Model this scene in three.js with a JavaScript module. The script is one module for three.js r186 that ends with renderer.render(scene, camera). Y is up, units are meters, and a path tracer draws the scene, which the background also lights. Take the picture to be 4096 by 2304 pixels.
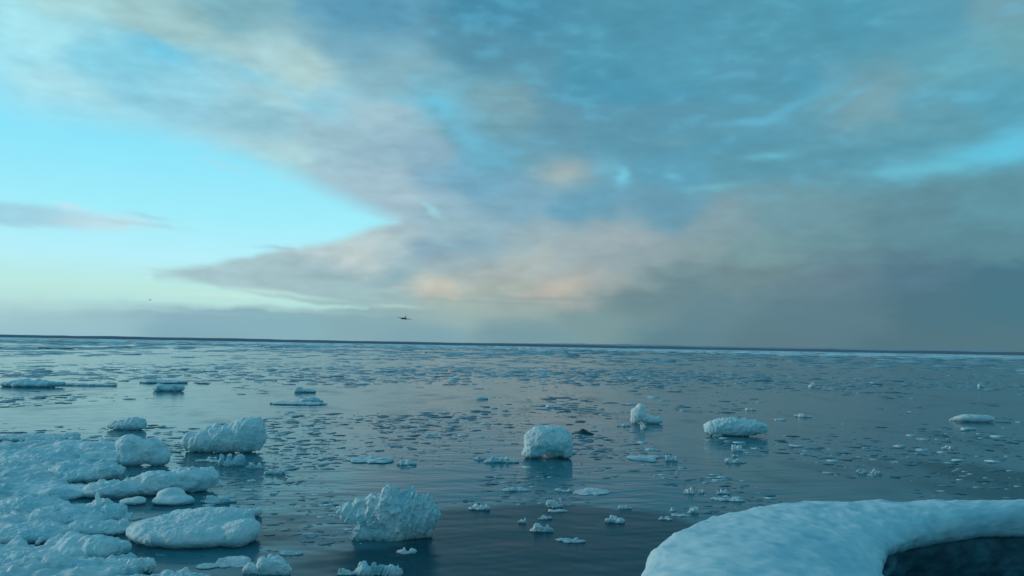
import * as THREE from 'three';
import { mergeGeometries } from 'three/addons/utils/BufferGeometryUtils.js';

// ------------------------------------------------------------------ camera, sky, sun, exposure
const scene = new THREE.Scene();
const camera = new THREE.PerspectiveCamera(38.002, 16 / 9, 0.1, 80000);
camera.position.set(0, 4, 0);
camera.rotation.set(0.06904, 0, 0.0178, 'YXZ');
const renderer = new THREE.WebGLRenderer({ antialias: true });
renderer.setSize(1024, 576);
renderer.toneMapping = THREE.LinearToneMapping;
renderer.toneMappingExposure = 1;
renderer.shadowMap.enabled = true;
const SUN = { bearing: -82, height: 9, strength: 1.25 };

// ---- small tools: seeded random numbers and gradient noise
const RAD = Math.PI / 180, clamp = THREE.MathUtils.clamp, mix = (a, b, t) => a + (b - a) * t;
const step = (a, b, x) => { const t = clamp((x - a) / (b - a), 0, 1); return t * t * (3 - 2 * t); };
function random(seed) { let s = seed | 0; return () => { s = (s + 0x6d2b79f5) | 0; let t = Math.imul(s ^ (s >>> 15), 1 | s); t = (t + Math.imul(t ^ (t >>> 7), 61 | t)) ^ t; return ((t ^ (t >>> 14)) >>> 0) / 4294967296; }; }
const perm = new Uint8Array(512);
{ const r = random(77), p = Array.from({ length: 256 }, (_, i) => i); for (let i = 255; i > 0; i--) { const j = Math.floor(r() * (i + 1)); [p[i], p[j]] = [p[j], p[i]]; } for (let i = 0; i < 512; i++) perm[i] = p[i & 255]; }
const fade = (t) => t * t * t * (t * (t * 6 - 15) + 10);
function grad(h, x, y, z) { const u = h & 8 ? y : x, v = h & 4 ? (h & 9 ? x : z) : (h & 2 ? z : y); return (h & 1 ? -u : u) + (h & 2 ? -v : v); }
function noise(x, y, z = 0.5) {
  const fx = Math.floor(x), fy = Math.floor(y), fz = Math.floor(z), X = fx & 255, Y = fy & 255, Z = fz & 255;
  x -= fx; y -= fy; z -= fz;
  const u = fade(x), v = fade(y), w = fade(z), A = perm[X] + Y, B = perm[X + 1] + Y, AA = perm[A] + Z, AB = perm[A + 1] + Z, BA = perm[B] + Z, BB = perm[B + 1] + Z;
  return mix(mix(mix(grad(perm[AA], x, y, z), grad(perm[BA], x - 1, y, z), u), mix(grad(perm[AB], x, y - 1, z), grad(perm[BB], x - 1, y - 1, z), u), v),
    mix(mix(grad(perm[AA + 1], x, y, z - 1), grad(perm[BA + 1], x - 1, y, z - 1), u), mix(grad(perm[AB + 1], x, y - 1, z - 1), grad(perm[BB + 1], x - 1, y - 1, z - 1), u), v), w);
}
function fbm(x, y, z, n = 3) { let s = 0, a = 1, t = 0; for (let i = 0; i < n; i++) { s += a * noise(x, y, z); t += a; a *= 0.5; x *= 2.03; y *= 2.03; z = z * 2.03 + 17.1; } return s / t; }
const linearOf = (css) => { const c = new THREE.Color(css); return [c.r, c.g, c.b]; };
function distanceToPolygon(px, py, P) {   // negative inside
  let d = 1e9, inside = false;
  for (let i = 0, j = P.length - 1; i < P.length; j = i++) {
    const [ax, ay] = P[i], [bx, by] = P[j], ex = bx - ax, ey = by - ay, wx = px - ax, wy = py - ay, t = clamp((wx * ex + wy * ey) / (ex * ex + ey * ey), 0, 1);
    const dx = wx - ex * t, dy = wy - ey * t; d = Math.min(d, dx * dx + dy * dy);
    if ((ay > py) !== (by > py) && px < ((bx - ax) * (py - ay)) / (by - ay) + ax) inside = !inside;
  }
  return inside ? -Math.sqrt(d) : Math.sqrt(d);
}

// ---- the evening sky, by bearing (degrees to the right of the view) and height above the horizon
function buildSky() {
  const tones = [], tone = (css, bearing, height) => tones.push([bearing, height, ...linearOf(css)]);
  // thin lit cloud high on the left
  tone('#9edde8', -32.39, 19.19);
  tone('#a8d8dc', -29.28, 19.38);
  tone('#a0e0f0', -32.24, 16.59);
  tone('#a6e2ee', -30.23, 17.42);
  tone('#a8dde8', -27.95, 14.59);
  tone('#83cbe0', -25.84, 17.02);
  tone('#9cc5c8', -23.18, 19.53);
  tone('#8acde2', -25.06, 15);
  tone('#92d0e2', -22.31, 16.08);
  tone('#7cb0be', -18.84, 20.85);
  tone('#a4ccd2', -17.47, 18.37);
  tone('#afd2d3', -14.87, 17.65);
  tone('#a8d2d8', -15.61, 16.7);
  tone('#8cc7da', -21.01, 14.04);
  tone('#a4d6de', -25.67, 13.49);
  tone('#aad3db', -20.97, 13.05);
  tone('#add5db', -15.97, 12.62);
  tone('#8fc4d4', -17.31, 14.41);
  tone('#92c6d6', -12.19, 16.11);
  tone('#a5c8d4', -9.48, 15.26);
  tone('#98becc', -13.43, 13.97);
  tone('#96bbcb', -10.75, 12.85);
  tone('#95b9c8', -8.1, 14.3);
  tone('#8db2c4', -5.9, 13.35);
  tone('#a2c2d0', -10.69, 11.01);
  tone('#a5c2d0', -7.98, 10.08);
  tone('#82aec4', -5.3, 11.25);
  tone('#71a6c0', -2.54, 10.8);
  tone('#93b7c6', -5.25, 9.38);
  tone('#5c9bb8', -11.04, 21.68);
  tone('#74a9be', -10.97, 19.48);
  tone('#82b0bf', -8.2, 17.65);
  tone('#488da9', -1.41, 22.44);
  tone('#5693ab', -2.74, 19.67);
  tone('#78b4c8', -5.44, 17.02);
  tone('#79a4b0', -1.28, 16.12);
  tone('#6da1b1', -2.63, 14.52);
  tone('#69a2b7', 0.17, 12.73);
  tone('#6398ae', 2.89, 15.39);
  tone('#5197af', 8.31, 21.9);
  tone('#4f96b0', 5.61, 17.97);
  tone('#569db6', 11.04, 18.58);
  tone('#5b98af', 11.06, 14.76);
  tone('#5c97ad', 7.02, 14.59);
  tone('#5698af', 16.29, 17.3);
  tone('#5297ad', 18.83, 20.25);
  tone('#519bb3', 22.51, 21.26);
  tone('#599db4', 25.98, 19.89);
  tone('#75a1ad', 23.62, 15.24);
  tone('#61a3b5', 28.16, 17.54);
  tone('#70a1af', 31.78, 20.08);
  tone('#6fa7b3', 31.33, 18.19);
  tone('#599fb5', 30.23, 14.99);
  tone('#619fb1', 27.02, 14.9);
  tone('#5d9bb0', 17.55, 14.22);
  tone('#5c98ab', 15, 12.56);
  tone('#5d98ab', 21.23, 12.99);
  tone('#619fb1', 24.75, 13.22);
  tone('#5ea0b9', 11.07, 11.9);
  tone('#679fb6', 5.71, 9.56);
  tone('#7caabf', 0.23, 9.51);
  tone('#699eb4', 9.76, 9.28);
  tone('#a2bdc6', -6.57, 7.72);
  tone('#b4cacd', -9.23, 6.55);
  tone('#bccdcf', -11.05, 5.41);
  tone('#93b6c2', -2.48, 7.83);
  tone('#86abbd', -5.18, 6.41);
  tone('#86aaba', -1.09, 6.78);
  tone('#8db2bc', -7.83, 4.44);
  tone('#9dbdc4', -13.11, 4.54);
  tone('#a4c4ca', -18.17, 4.34);
  tone('#98bbbe', -10.46, 3.29);
  tone('#9aadb3', -2.43, 5.12);
  tone('#aabbbb', 1.11, 6);
  tone('#9bb3ba', 1.63, 7.64);
  tone('#9aaeb4', 4.38, 6.86);
  tone('#9daeb4', 7.08, 7.41);
  tone('#8ea5ab', 8.44, 6.07);
  tone('#a0adae', 5.22, 4.97);
  tone('#a6b2ac', -0.23, 4.35);
  tone('#bfc2b6', -4.85, 3.98);
  tone('#b2b3ab', 3.05, 3.99);
  tone('#94a9a8', 0.35, 2.72);
  tone('#9fb5af', -2.37, 2.67);
  tone('#98b3b4', -5.07, 2.07);
  tone('#829fa8', 13.71, 8.43);
  tone('#86a0a4', 12.41, 6.33);
  tone('#769a9f', 16.26, 6.29);
  tone('#709ba6', 18.77, 8.82);
  tone('#69929c', 21.18, 7.22);
  tone('#608c99', 25.81, 8.04);
  tone('#6095a4', 31.33, 8.67);
  tone('#5c8a96', 31.29, 6.81);
  tone('#648290', 21.16, 4.68);
  tone('#6e8a90', 16.26, 4.72);
  tone('#6c8b93', 11.11, 4.2);
  tone('#6b8b92', 8.46, 3.11);
  tone('#557a8b', 25.76, 4.61);
  tone('#4a7688', 31.24, 4.48);
  tone('#44707f', 31.21, 3.09);
  tone('#4c7280', 27.9, 2.16);
  tone('#5c7e8a', 21.14, 2.14);
  tone('#638692', 13.71, 2.09);
  tone('#7a9a9d', 5.8, 1.45);
  tone('#759aa4', 0.38, 0.82);
  tone('#5f8490', 11.12, 0.46);
  tone('#5c7d88', 18.72, 0.33);
  tone('#527580', 27.87, 0.48);
  tone('#4c6e78', 31.36, 0.3);
  tone('#a8cbd0', -31.43, 1.32);
  tone('#9fc5cd', -29.39, 0.92);
  tone('#98bfc8', -25.11, 1.29);
  tone('#8ab1be', -20.48, 1.17);
  tone('#86b1bc', -15.55, 1.03);
  tone('#84abb4', -10.39, 1.15);
  tone('#7ca4b0', -6.39, 0.69);
  tone('#8dbac9', -29.35, 0.21);
  tone('#7fabba', -20.45, 0.41);
  tone('#92c0ce', -31.37, 0.16);
  // the sky goes on all round: brighter towards the low sun on the left, the grey deck on the right and behind
  for (const [css, b, h] of [['#a6d2d4', -50, 2], ['#93cfe0', -50, 14], ['#86c0d0', -48, 26], ['#a2cfd2', -75, 3], ['#8ecade', -80, 15], ['#7fb6c8', -75, 32], ['#94bfc8', -110, 4], ['#6ba2b6', -115, 16], ['#6ca6bc', -110, 36],
    ['#47717f', 50, 3], ['#4d8799', 50, 14], ['#58a6c2', 48, 26], ['#4c7686', 80, 4], ['#4d8597', 85, 15], ['#519cb9', 80, 34], ['#527c8c', 125, 4], ['#4d8597', 125, 16], ['#4e97b3', 125, 36], ['#5f8a9a', 180, 4], ['#528a9c', 180, 16],
    ['#5299b3', 180, 38], ['#72a0ae', -145, 5], ['#5a94a8', -145, 18], ['#5a9db7', -145, 38], ['#6cb2cc', -32, 38], ['#58a2c2', -20, 52], ['#4795b6', 10, 38], ['#4594b5', 10, 52], ['#4796b6', 40, 42], ['#4493b3', 0, 70], ['#4896b4', 120, 70], ['#4f9ab8', -120, 70], ['#4694b4', 60, 88]]) tone(css, b, h);
  const GW = 720, GH = 182, grid = new Float32Array(GW * GH * 3);
  for (let j = 0; j < GH; j++) for (let i = 0; i < GW; i++) {
    const b = i / 2 - 180, h = j / 2; let r = 0, g = 0, bl = 0, s = 0;
    for (const t of tones) {
      let db = Math.abs(b - t[0]); if (db > 180) db = 360 - db;
      const dh = h - t[1], d = db * db * mix(0.13, 0.28, step(2, 9, h)) * Math.max(0.05, Math.cos(h * RAD)) + dh * dh + 0.8, w = 1 / (d * d * Math.sqrt(d));
      r += t[2] * w; g += t[3] * w; bl += t[4] * w; s += w;
    }
    const o = (j * GW + i) * 3; grid[o] = r / s; grid[o + 1] = g / s; grid[o + 2] = bl / s;
  }
  const field = (b, h, out) => {
    const x = ((b + 180) * 2 + GW * 4) % GW, y = clamp(h * 2, 0, GH - 2), i = Math.floor(x), j = Math.floor(y), u = x - i, v = y - j, i1 = (i + 1) % GW;
    for (let c = 0; c < 3; c++) out[c] = mix(mix(grid[(j * GW + i) * 3 + c], grid[(j * GW + i1) * 3 + c], u), mix(grid[((j + 1) * GW + i) * 3 + c], grid[((j + 1) * GW + i1) * 3 + c], u), v);
  };
  const clearStops = [[0, '#b4d8d6'], [2, '#b4dedb'], [3.4, '#bbe9e2'], [5.2, '#b6effa'], [8, '#a2edfb'], [12, '#8de5fb'], [16.5, '#7adcff'], [22, '#76d4f2'], [32, '#68c0e2'], [90, '#579db9']].map(([h, c]) => [h, ...linearOf(c)]);
  const clear = (h, out) => { let k = 0; while (k < clearStops.length - 2 && h > clearStops[k + 1][0]) k++; const a = clearStops[k], b = clearStops[k + 1], t = clamp((h - a[0]) / (b[0] - a[0]), 0, 1); for (let c = 0; c < 3; c++) out[c] = mix(a[c + 1], b[c + 1], t); };
  // the wide opening of clear sky on the left, and a lone strip of cloud that hangs in it
  const opening = [[-59.46, 9.18], [-46.77, 11.79], [-37.7, 13.46], [-32.12, 14.34], [-30.86, 13.57], [-28.96, 13.39], [-25.67, 13.37], [-22.65, 13.17], [-20.48, 12.8], [-17.98, 12.12], [-15.93, 11.41], [-13.57, 10.45], [-11.17, 9.35], [-9.29, 8.69], [-7.86, 8.43], [-9.79, 7.68], [-11.36, 6.95], [-12.92, 6.43], [-14.72, 6.19], [-17.22, 5.37], [-19.18, 4.99], [-21.32, 4.39], [-22.84, 4.12], [-21.06, 3.8], [-19.12, 3.47], [-16.63, 3.04], [-13.05, 2.63], [-9.64, 2.35], [-15.6, 2.24], [-22.87, 2.06], [-31.46, 1.79], [-46.11, 1.34], [-58.89, 0.95]];
  const strip = [[-53.22, 5.24], [-37.35, 7.3], [-31.77, 7.9], [-29.74, 7.92], [-28.04, 7.89], [-26.07, 7.67], [-24.49, 7.68], [-22.63, 7.32], [-22.15, 7.11], [-23.55, 7.06], [-25.8, 6.72], [-27.76, 6.54], [-29.67, 6.53], [-31.69, 6.4], [-37.26, 5.83], [-53.13, 3.93]];
  const gaps = [], gap = (b, h, rb, rh, turn, css, a) => gaps.push([b, h, rb, rh, Math.cos(turn * RAD), Math.sin(turn * RAD), ...linearOf(css), a]);
  gap(-21.32, 4.29, 1.91, 0.08, -3, '#a6c8d0', .6);
  gap(-20.12, 4.15, 2.45, 0.08, -6, '#a2c2ca', .7);
  gap(-20.59, 3.87, 1.63, 0.08, -7, '#a8c8cc', .5);
  gap(-22.25, 3.97, 1.63, 0.07, -5, '#b0d2d6', .4);
  gap(-23.58, 7.7, 1.36, 0.14, -7, '#a0c8d8', .5);
  gap(-24.7, 7.19, 3.27, 0.11, -2, '#a4cedc', .45);
  gap(-28.05, 8.01, 0.82, 0.16, -9, '#cfe2ea', .6);
  gap(-23.57, 17.83, 2.04, 0.6, -15, '#76cce9', .9);
  gap(-18.18, 17.19, 2.72, 0.6, -13, '#7ac9e3', .6);
  gap(-14.01, 15.58, 1.63, 0.49, -19, '#86cce2', .5);
  gap(-5.14, 16, 1.91, 0.82, -11, '#6cc2de', .85);
  gap(-3.17, 14.11, 1.91, 0.6, -26, '#6fbdd8', .55);
  gap(-5.84, 9.17, 0.93, 0.25, -33, '#9cd6e2', .95);
  gap(7.32, 11.69, 0.71, 0.46, -51, '#76cbe2', .95);
  gap(6.22, 12.23, 1.09, 1.09, -41, '#6cb8d2', .5);
  gap(-1.2, 12.38, 1.36, 0.38, -9, '#68b6d2', .6);
  gap(10.81, 11.46, 0.6, 0.27, -9, '#6cbad0', .8);
  gap(13.7, 10.76, 1.91, 0.25, 3, '#72b6c6', .75);
  gap(17.04, 12.68, 1.63, 0.25, 2, '#6abace', .8);
  gap(15.9, 14.94, 1.91, 0.25, 3, '#68b6d4', .75);
  gap(18.31, 15.55, 1.63, 0.27, 21, '#64b4d2', .7);
  gap(20.78, 16.66, 1.63, 0.6, 17, '#60b2ce', .5);
  gap(21.98, 15.88, 1.63, 0.27, 27, '#62b6d2', .5);
  gap(29.54, 11.72, 4.09, 0.71, 5, '#64c4de', .95);
  gap(31.41, 12.34, 2.18, 0.98, 11, '#62c2de', .9);
  gap(26.52, 11.27, 3, 0.33, 2, '#6cbccf', .8);
  gap(29.84, 16.41, 1.91, 1.63, -1, '#5fb0c8', .25);
  gap(3.49, 11.91, 2.02, 0.93, -1, '#9db3b6', .85);
  gap(2.94, 11.69, 1.09, 0.6, -1, '#a6b8b8', .5);
  gap(23.62, 15.29, 1.63, 0.82, 21, '#78a8b6', .7);
  gap(27.71, 16.91, 1.63, 0.54, 9, '#70acb8', .5);
  gap(11.06, 13.86, 1.91, 0.38, -1, '#6a9fb0', .5);
  gap(14.74, 13.6, 3.54, 0.44, 5, '#559ab4', .6);
  gap(24.74, 12.61, 3, 0.33, 7, '#569ab2', .6);
  gap(20.01, 11.82, 4.09, 0.44, 2, '#5a9cb4', .5);
  gap(8.36, 16.89, 4.9, 0.65, -1, '#4896b6', .5);
  gap(19.31, 17.32, 1.63, 1.09, -31, '#52a0be', .5);
  gap(-19.43, 11.31, 1.63, 0.27, -11, '#a6dcec', .5);
  gap(-4.85, 3.92, 1.25, 0.54, -1, '#c8c9bb', .85);
  gap(-4.57, 3.58, 1.91, 0.38, -1, '#b4b2aa', .6);
  gap(3.05, 4.07, 1.63, 0.44, 15, '#bcb6aa', .8);
  gap(4.13, 4.55, 1.36, 0.27, 11, '#b4b4ae', .6);
  gap(1.7, 3.62, 1.63, 0.38, 7, '#b0b0aa', .7);
  gap(2.2, 6.29, 0.71, 0.71, 19, '#b0bcb8', .6);
  gap(0.3, 5.39, 3.27, 0.27, 11, '#aeb8b4', .55);
  gap(7.36, 7.2, 1.63, 0.38, 17, '#9db0b6', .6);
  gap(2.52, 3.3, 3.54, 0.14, -1, '#849c9c', .6);
  gap(-1.02, 2.97, 5.45, 0.11, -1, '#8aa4a2', .4);
  gap(-15.63, 3.21, 3.81, 0.16, -5, '#c0e4dc', .75);
  gap(-10.98, 3.17, 2.45, 0.16, -7, '#a4c4c6', .7);
  gap(-19.1, 2.88, 3.27, 0.14, -1, '#cfeae0', .5);
  gap(-7.78, 2.5, 1.63, 0.14, -1, '#b2d0ca', .85);
  gap(-8.87, 3.47, 1.5, 0.19, 1, '#aac6c6', .7);
  gap(-7.54, 3.75, 1.09, 0.11, 2, '#b2cccc', .6);
  gap(-12.59, 4.29, 3, 0.16, -3, '#92b4bc', .6);
  gap(-19.15, 4.29, 2.45, 0.16, -4, '#a2c0c8', .7);
  gap(-15.23, 6.17, 1.63, 0.11, -1, '#96c0ce', .6);
  gap(-10.02, 6.25, 1.25, 0.38, 34, '#c2d2d2', .7);
  gap(-11.31, 5.46, 1.09, 0.33, 29, '#c6d4d2', .6);
  gap(-7.9, 7.13, 1.63, 0.27, 14, '#aac4c8', .6);
  gap(-3.01, 6.74, 3.27, 0.6, 9, '#82a8ba', .5);
  gap(-15.59, 2.13, 5.99, 0.11, -2, '#b0ccc8', .5);
  gap(-26.24, 1.86, 6.81, 0.11, -1, '#b4d4d4', .45);
  const W = 4096, H = 2048, data = new Float32Array(W * H * 4), col = [0, 0, 0], cl = [0, 0, 0];
  const stripA = linearOf('#9cc6d8'), stripB = linearOf('#c4dce6');
  for (let row = 0; row < H; row++) {
    const h = ((row + 0.5) / H - 0.5) * 180, hh = Math.max(h, 0);
    if (h < -1) { for (let i = 0; i < W; i++) { const o = (row * W + i) * 4; data[o] = 0.12; data[o + 1] = 0.27; data[o + 2] = 0.34; data[o + 3] = 1; } continue; }
    const near = h < 34, x0 = (i) => Math.abs(((i + 0.5) / W - 0.25) * 360) > 52;   // outside the view one sample in four will do
    for (let i = 0; i < W; i++) {
      const oo = (row * W + i) * 4;
      if (i % 4 && (!near || x0(i))) { for (let c = 0; c < 4; c++) data[oo + c] = data[oo - (i % 4) * 4 + c]; continue; }
      // the texture's u runs round from -x; bearing 0 is -z, 90 is +x
      const round = ((i + 0.5) / W - 0.5) * 2 * Math.PI, x = Math.cos(round), z = Math.sin(round);
      let b = Math.atan2(x, -z) / RAD;
      const o = (row * W + i) * 4, sb = b * Math.cos(hh * RAD * 0.9);
      const n1 = fbm(x * 9, hh * 0.34, z * 9, 4), n2 = fbm(x * 11 + 40, hh * 0.42, z * 11, 4), n3 = near ? fbm(x * 26, hh * 1.25, z * 26 + 9, 4) : fbm(x * 14, hh * 0.7, z * 14 + 9, 3);
      field(b + n1 * 3.4, hh + n2 * 1.1 * step(0, 4, hh) + n3 * 0.35 * step(0, 3, hh), col);
      let amount = 0;
      if (near && b > -100 && b < 20) {
        const d = distanceToPolygon(b + n1 * 1.1 + n3 * 0.7, hh + n2 * 0.5 * step(0.5, 4, hh) + n3 * 0.35 * step(0, 3, hh), opening);
        const soft = mix(0.25, 1.2, step(4.5, 13, hh)) + 0.5 * step(-18, -28, b);
        amount = 1 - step(-soft, soft, d);
      }
      if (amount > 0) { clear(hh, cl); for (let c = 0; c < 3; c++) col[c] = mix(col[c], cl[c] * mix(1, 0.86, step(-34, -75, b)), amount); }
      if (near && b > -62 && b < -15 && hh < 12) {
        const d = distanceToPolygon(b + n1 * 0.9, hh + n3 * 0.45, strip), a = (1 - step(-0.45, 0.3, d)) * 0.92 * (0.8 + 0.5 * n3), t = step(-30.5, -26, b) * (1 - 0.6 * step(-25, -21.5, b)) + n3 * 0.5;
        for (let c = 0; c < 3; c++) col[c] = mix(col[c], mix(stripA[c], stripB[c], clamp(t, 0, 1)), clamp(a, 0, 1));
      }
      if (near && b > -40 && b < 48) for (const g of gaps) {
        let db = b - g[0] + n1 * 0.6 + n3 * 0.6, dh = hh - g[1] + n2 * 0.2 + n3 * 0.22;
        if (Math.abs(db) > g[2] * 3.2 + 2) continue;
        const u = (db * g[4] + dh * g[5]) / g[2], v = (-db * g[5] + dh * g[4]) / g[3], q = u * u + v * v;
        if (q < 6) { const a = Math.exp(-q * 1.1) * g[9]; for (let c = 0; c < 3; c++) col[c] = mix(col[c], g[6 + c], a); }
      }
      const n4 = near ? fbm(x * 44, hh * 2.6, z * 44 + 3, 3) : n3, deck = (1 - amount) * step(8, 13, hh) * step(-16, -2, b) * step(60, 45, b);
      if (deck > 0) { const q = step(0.02, 0.4, n3 * 0.7 + n4 * 0.15 + n1 * 0.6) * 0.26 * deck; col[0] = mix(col[0], 0.125, q); col[1] = mix(col[1], 0.44, q); col[2] = mix(col[2], 0.62, q); }
      const grain = 1 + (n3 * mix(0.19, 0.12, step(-8, 8, b)) + n4 * 0.06 + n1 * 0.1) * (1 - amount * 0.9) * step(0.5, 5, hh);
      for (let c = 0; c < 3; c++) data[o + c] = col[c] * grain;
      data[o + 3] = 1;
    }
  }
  const t = new THREE.DataTexture(data, W, H, THREE.RGBAFormat, THREE.FloatType);
  t.mapping = THREE.EquirectangularReflectionMapping; t.magFilter = THREE.LinearFilter; t.minFilter = THREE.LinearFilter; t.needsUpdate = true;
  return t;
}
scene.background = buildSky();
scene.environment = scene.background;
const sun = new THREE.DirectionalLight(new THREE.Color().setRGB(1, 0.9, 0.78), SUN.strength);
sun.position.set(Math.sin(SUN.bearing * RAD) * Math.cos(SUN.height * RAD), Math.sin(SUN.height * RAD), -Math.cos(SUN.bearing * RAD) * Math.cos(SUN.height * RAD)).multiplyScalar(120);
sun.target.position.set(0, 0, -40); sun.position.z -= 40;
sun.castShadow = true; sun.shadow.radius = 22; sun.shadow.mapSize.set(4096, 4096);
Object.assign(sun.shadow.camera, { left: -80, right: 80, top: 40, bottom: -40, near: 1, far: 320 });
scene.add(sun, sun.target);

// ------------------------------------------------------------------ bookkeeping
const taken = {};
function numbered(name) { const n = (taken[name] = (taken[name] ?? -1) + 1); return n ? name + '_' + String(n).padStart(3, '0') : name; }
function tag(o, label, category, group) { o.userData.label = label; o.userData.category = category; if (group) o.userData.group = group; return o; }
function place(name, geometry, material, x = 0, y = 0, z = 0, turn = 0) {
  const m = new THREE.Mesh(geometry, material); m.name = numbered(name); m.position.set(x, y, z); m.rotation.y = turn; m.castShadow = m.receiveShadow = true; scene.add(m); return m;
}
function structure(name, geometry, material) { const m = place(name, geometry, material); m.userData.kind = 'structure'; return m; }

// ------------------------------------------------------------------ materials
const MAT = {
  ice: new THREE.MeshPhysicalMaterial({ vertexColors: true, roughness: 0.85, specularIntensity: 0.5, ior: 1.31, transmission: 0.32, thickness: 0 }),
  glaze: new THREE.MeshPhysicalMaterial({ vertexColors: true, roughness: 0.42, specularIntensity: 0.7, ior: 1.31, transmission: 0.12, thickness: 0 }),
  floe: new THREE.MeshPhysicalMaterial({ vertexColors: true, roughness: 0.42, ior: 1.31 }),
  darkFace: new THREE.MeshStandardMaterial({ vertexColors: true, color: new THREE.Color().setRGB(0.045, 0.15, 0.19), roughness: 0.6 }),  // shade of the hollow put into the colour; the dark lump shares it
  shore: new THREE.MeshStandardMaterial({ color: new THREE.Color().setRGB(0.11, 0.16, 0.2), roughness: 1 }),
  hazeHill: new THREE.MeshStandardMaterial({ color: new THREE.Color().setRGB(0.34, 0.4, 0.44), roughness: 1 }),  // distance haze put into the hill colour as a paler tone
  aircraft: new THREE.MeshStandardMaterial({ color: new THREE.Color().setRGB(0.06, 0.075, 0.08), roughness: 0.5 }),  // backlit silhouette put into the paint as a dark tone
  farAircraft: new THREE.MeshStandardMaterial({ color: new THREE.Color().setRGB(0.42, 0.45, 0.47), roughness: 0.6 }),  // paler than the near one: haze painted into the colour
};
function dataTexture(w, h, fill, srgb) {
  const d = new Uint8Array(w * h * 4); fill(d);
  const t = new THREE.DataTexture(d, w, h, THREE.RGBAFormat, THREE.UnsignedByteType);
  t.wrapS = t.wrapT = THREE.RepeatWrapping; t.magFilter = THREE.LinearFilter; t.minFilter = THREE.LinearMipmapLinearFilter; t.generateMipmaps = true;
  if (srgb) t.colorSpace = THREE.SRGBColorSpace;
  t.needsUpdate = true; return t;
}
function seaMaterial() {
  // low ripples, 16 m square, that tile: a sum of whole waves
  const N = 1024, size = 16, r = random(5), waves = [];
  for (let k = 0; k < 44; k++) {
    const len = 0.35 * Math.pow(14, r() * r()), a = (r() - 0.5) * 1.5 + Math.PI / 2, kx = Math.round((Math.cos(a) * size) / len), ky = Math.round((Math.sin(a) * size) / len);
    if (!kx && !ky) continue;
    waves.push([kx, ky, r() * 6.283, Math.pow(size / Math.hypot(kx, ky), 1.5)]);
  }
  const hgt = new Float32Array(N * N); let lo = 1e9, hi = -1e9;
  const tab = new Float32Array(N); for (let i = 0; i < N; i++) tab[i] = Math.sin((i / N) * 2 * Math.PI);
  for (const [kx, ky, ph, amp] of waves) { const p0 = Math.round((ph / 6.2832) * N); for (let y = 0; y < N; y++) for (let x = 0; x < N; x++) hgt[y * N + x] += amp * tab[((kx * x + ky * y + p0) % N + N) % N]; }
  for (const v of hgt) { lo = Math.min(lo, v); hi = Math.max(hi, v); }
  const bump = dataTexture(N, N, (d) => { for (let i = 0; i < N * N; i++) { const v = ((hgt[i] - lo) / (hi - lo)) * 255; d[i * 4] = d[i * 4 + 1] = d[i * 4 + 2] = v; d[i * 4 + 3] = 255; } });
  bump.repeat.set(1 / size, 1 / size);
  // grease ice: a film of ice crystals that lies over most of the water and leaves dark leads open; 160 m square around the near water
  const M = 1024, span = 160, film = new Float32Array(M * M);
  for (let j = 0; j < M; j++) for (let i = 0; i < M; i++) {
    const X = (i / M) * span - 80, Z = -((j / M) * span);
    let f = 0.95 + 0.7 * fbm(X * 0.11, Z * 0.05, 3.3, 4) + 0.5 * noise(X * 0.55, Z * 0.3, 8.1);
    for (const [cx, cz, rx, rz, s] of leads) { const qx = (X - cx) / rx, qz = (Z - cz) / rz, q0 = Math.sqrt(qx * qx + qz * qz); if (q0 > 1.5) continue; const q = q0 + 0.22 * fbm(X * 0.9, Z * 0.9, 1.7, 3); f += s * (1 - step(0.68, 1.12, q)); }
    film[j * M + i] = step(0.1, 0.95, f);
  }
  const water = [0.001, 0.058, 0.082], slush = [0.026, 0.158, 0.195], s8 = (v) => 255 * (v <= 0.0031308 ? 12.92 * v : 1.055 * Math.pow(v, 1 / 2.4) - 0.055);
  const color = dataTexture(M, M, (d) => { for (let i = 0; i < M * M; i++) { for (let c = 0; c < 3; c++) d[i * 4 + c] = s8(mix(water[c], slush[c], film[i])); d[i * 4 + 3] = 255; } }, true);
  const rough = dataTexture(M, M, (d) => { for (let i = 0; i < M * M; i++) { d[i * 4] = d[i * 4 + 2] = 0; d[i * 4 + 1] = 255 * mix(0.26, 0.12, film[i]); d[i * 4 + 3] = 255; } });
  for (const t of [color, rough]) { t.wrapS = t.wrapT = THREE.MirroredRepeatWrapping; t.repeat.set(1 / span, 1 / span); t.offset.set(0.5, 0); }
  return new THREE.MeshPhysicalMaterial({ map: color, roughnessMap: rough, roughness: 1, bumpMap: bump, bumpScale: 0.022, ior: 1.33, specularIntensity: 0.19 });
}
const leads = [[...[0.9, -18.7, 3.67, 2.89], -1.4], [...[-0.2, -15.6, 3.79, 1.69], -1.2], [...[13.1, -27.4, 5.4, 5.41], -0.5], [...[-5.4, -18.2, 1.02, 1.92], -0.4], [...[2.5, -24, 1.91, 1.88], 0.6], [...[-3.6, -27.1, 3.82, 5.3], 0.35]];

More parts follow.
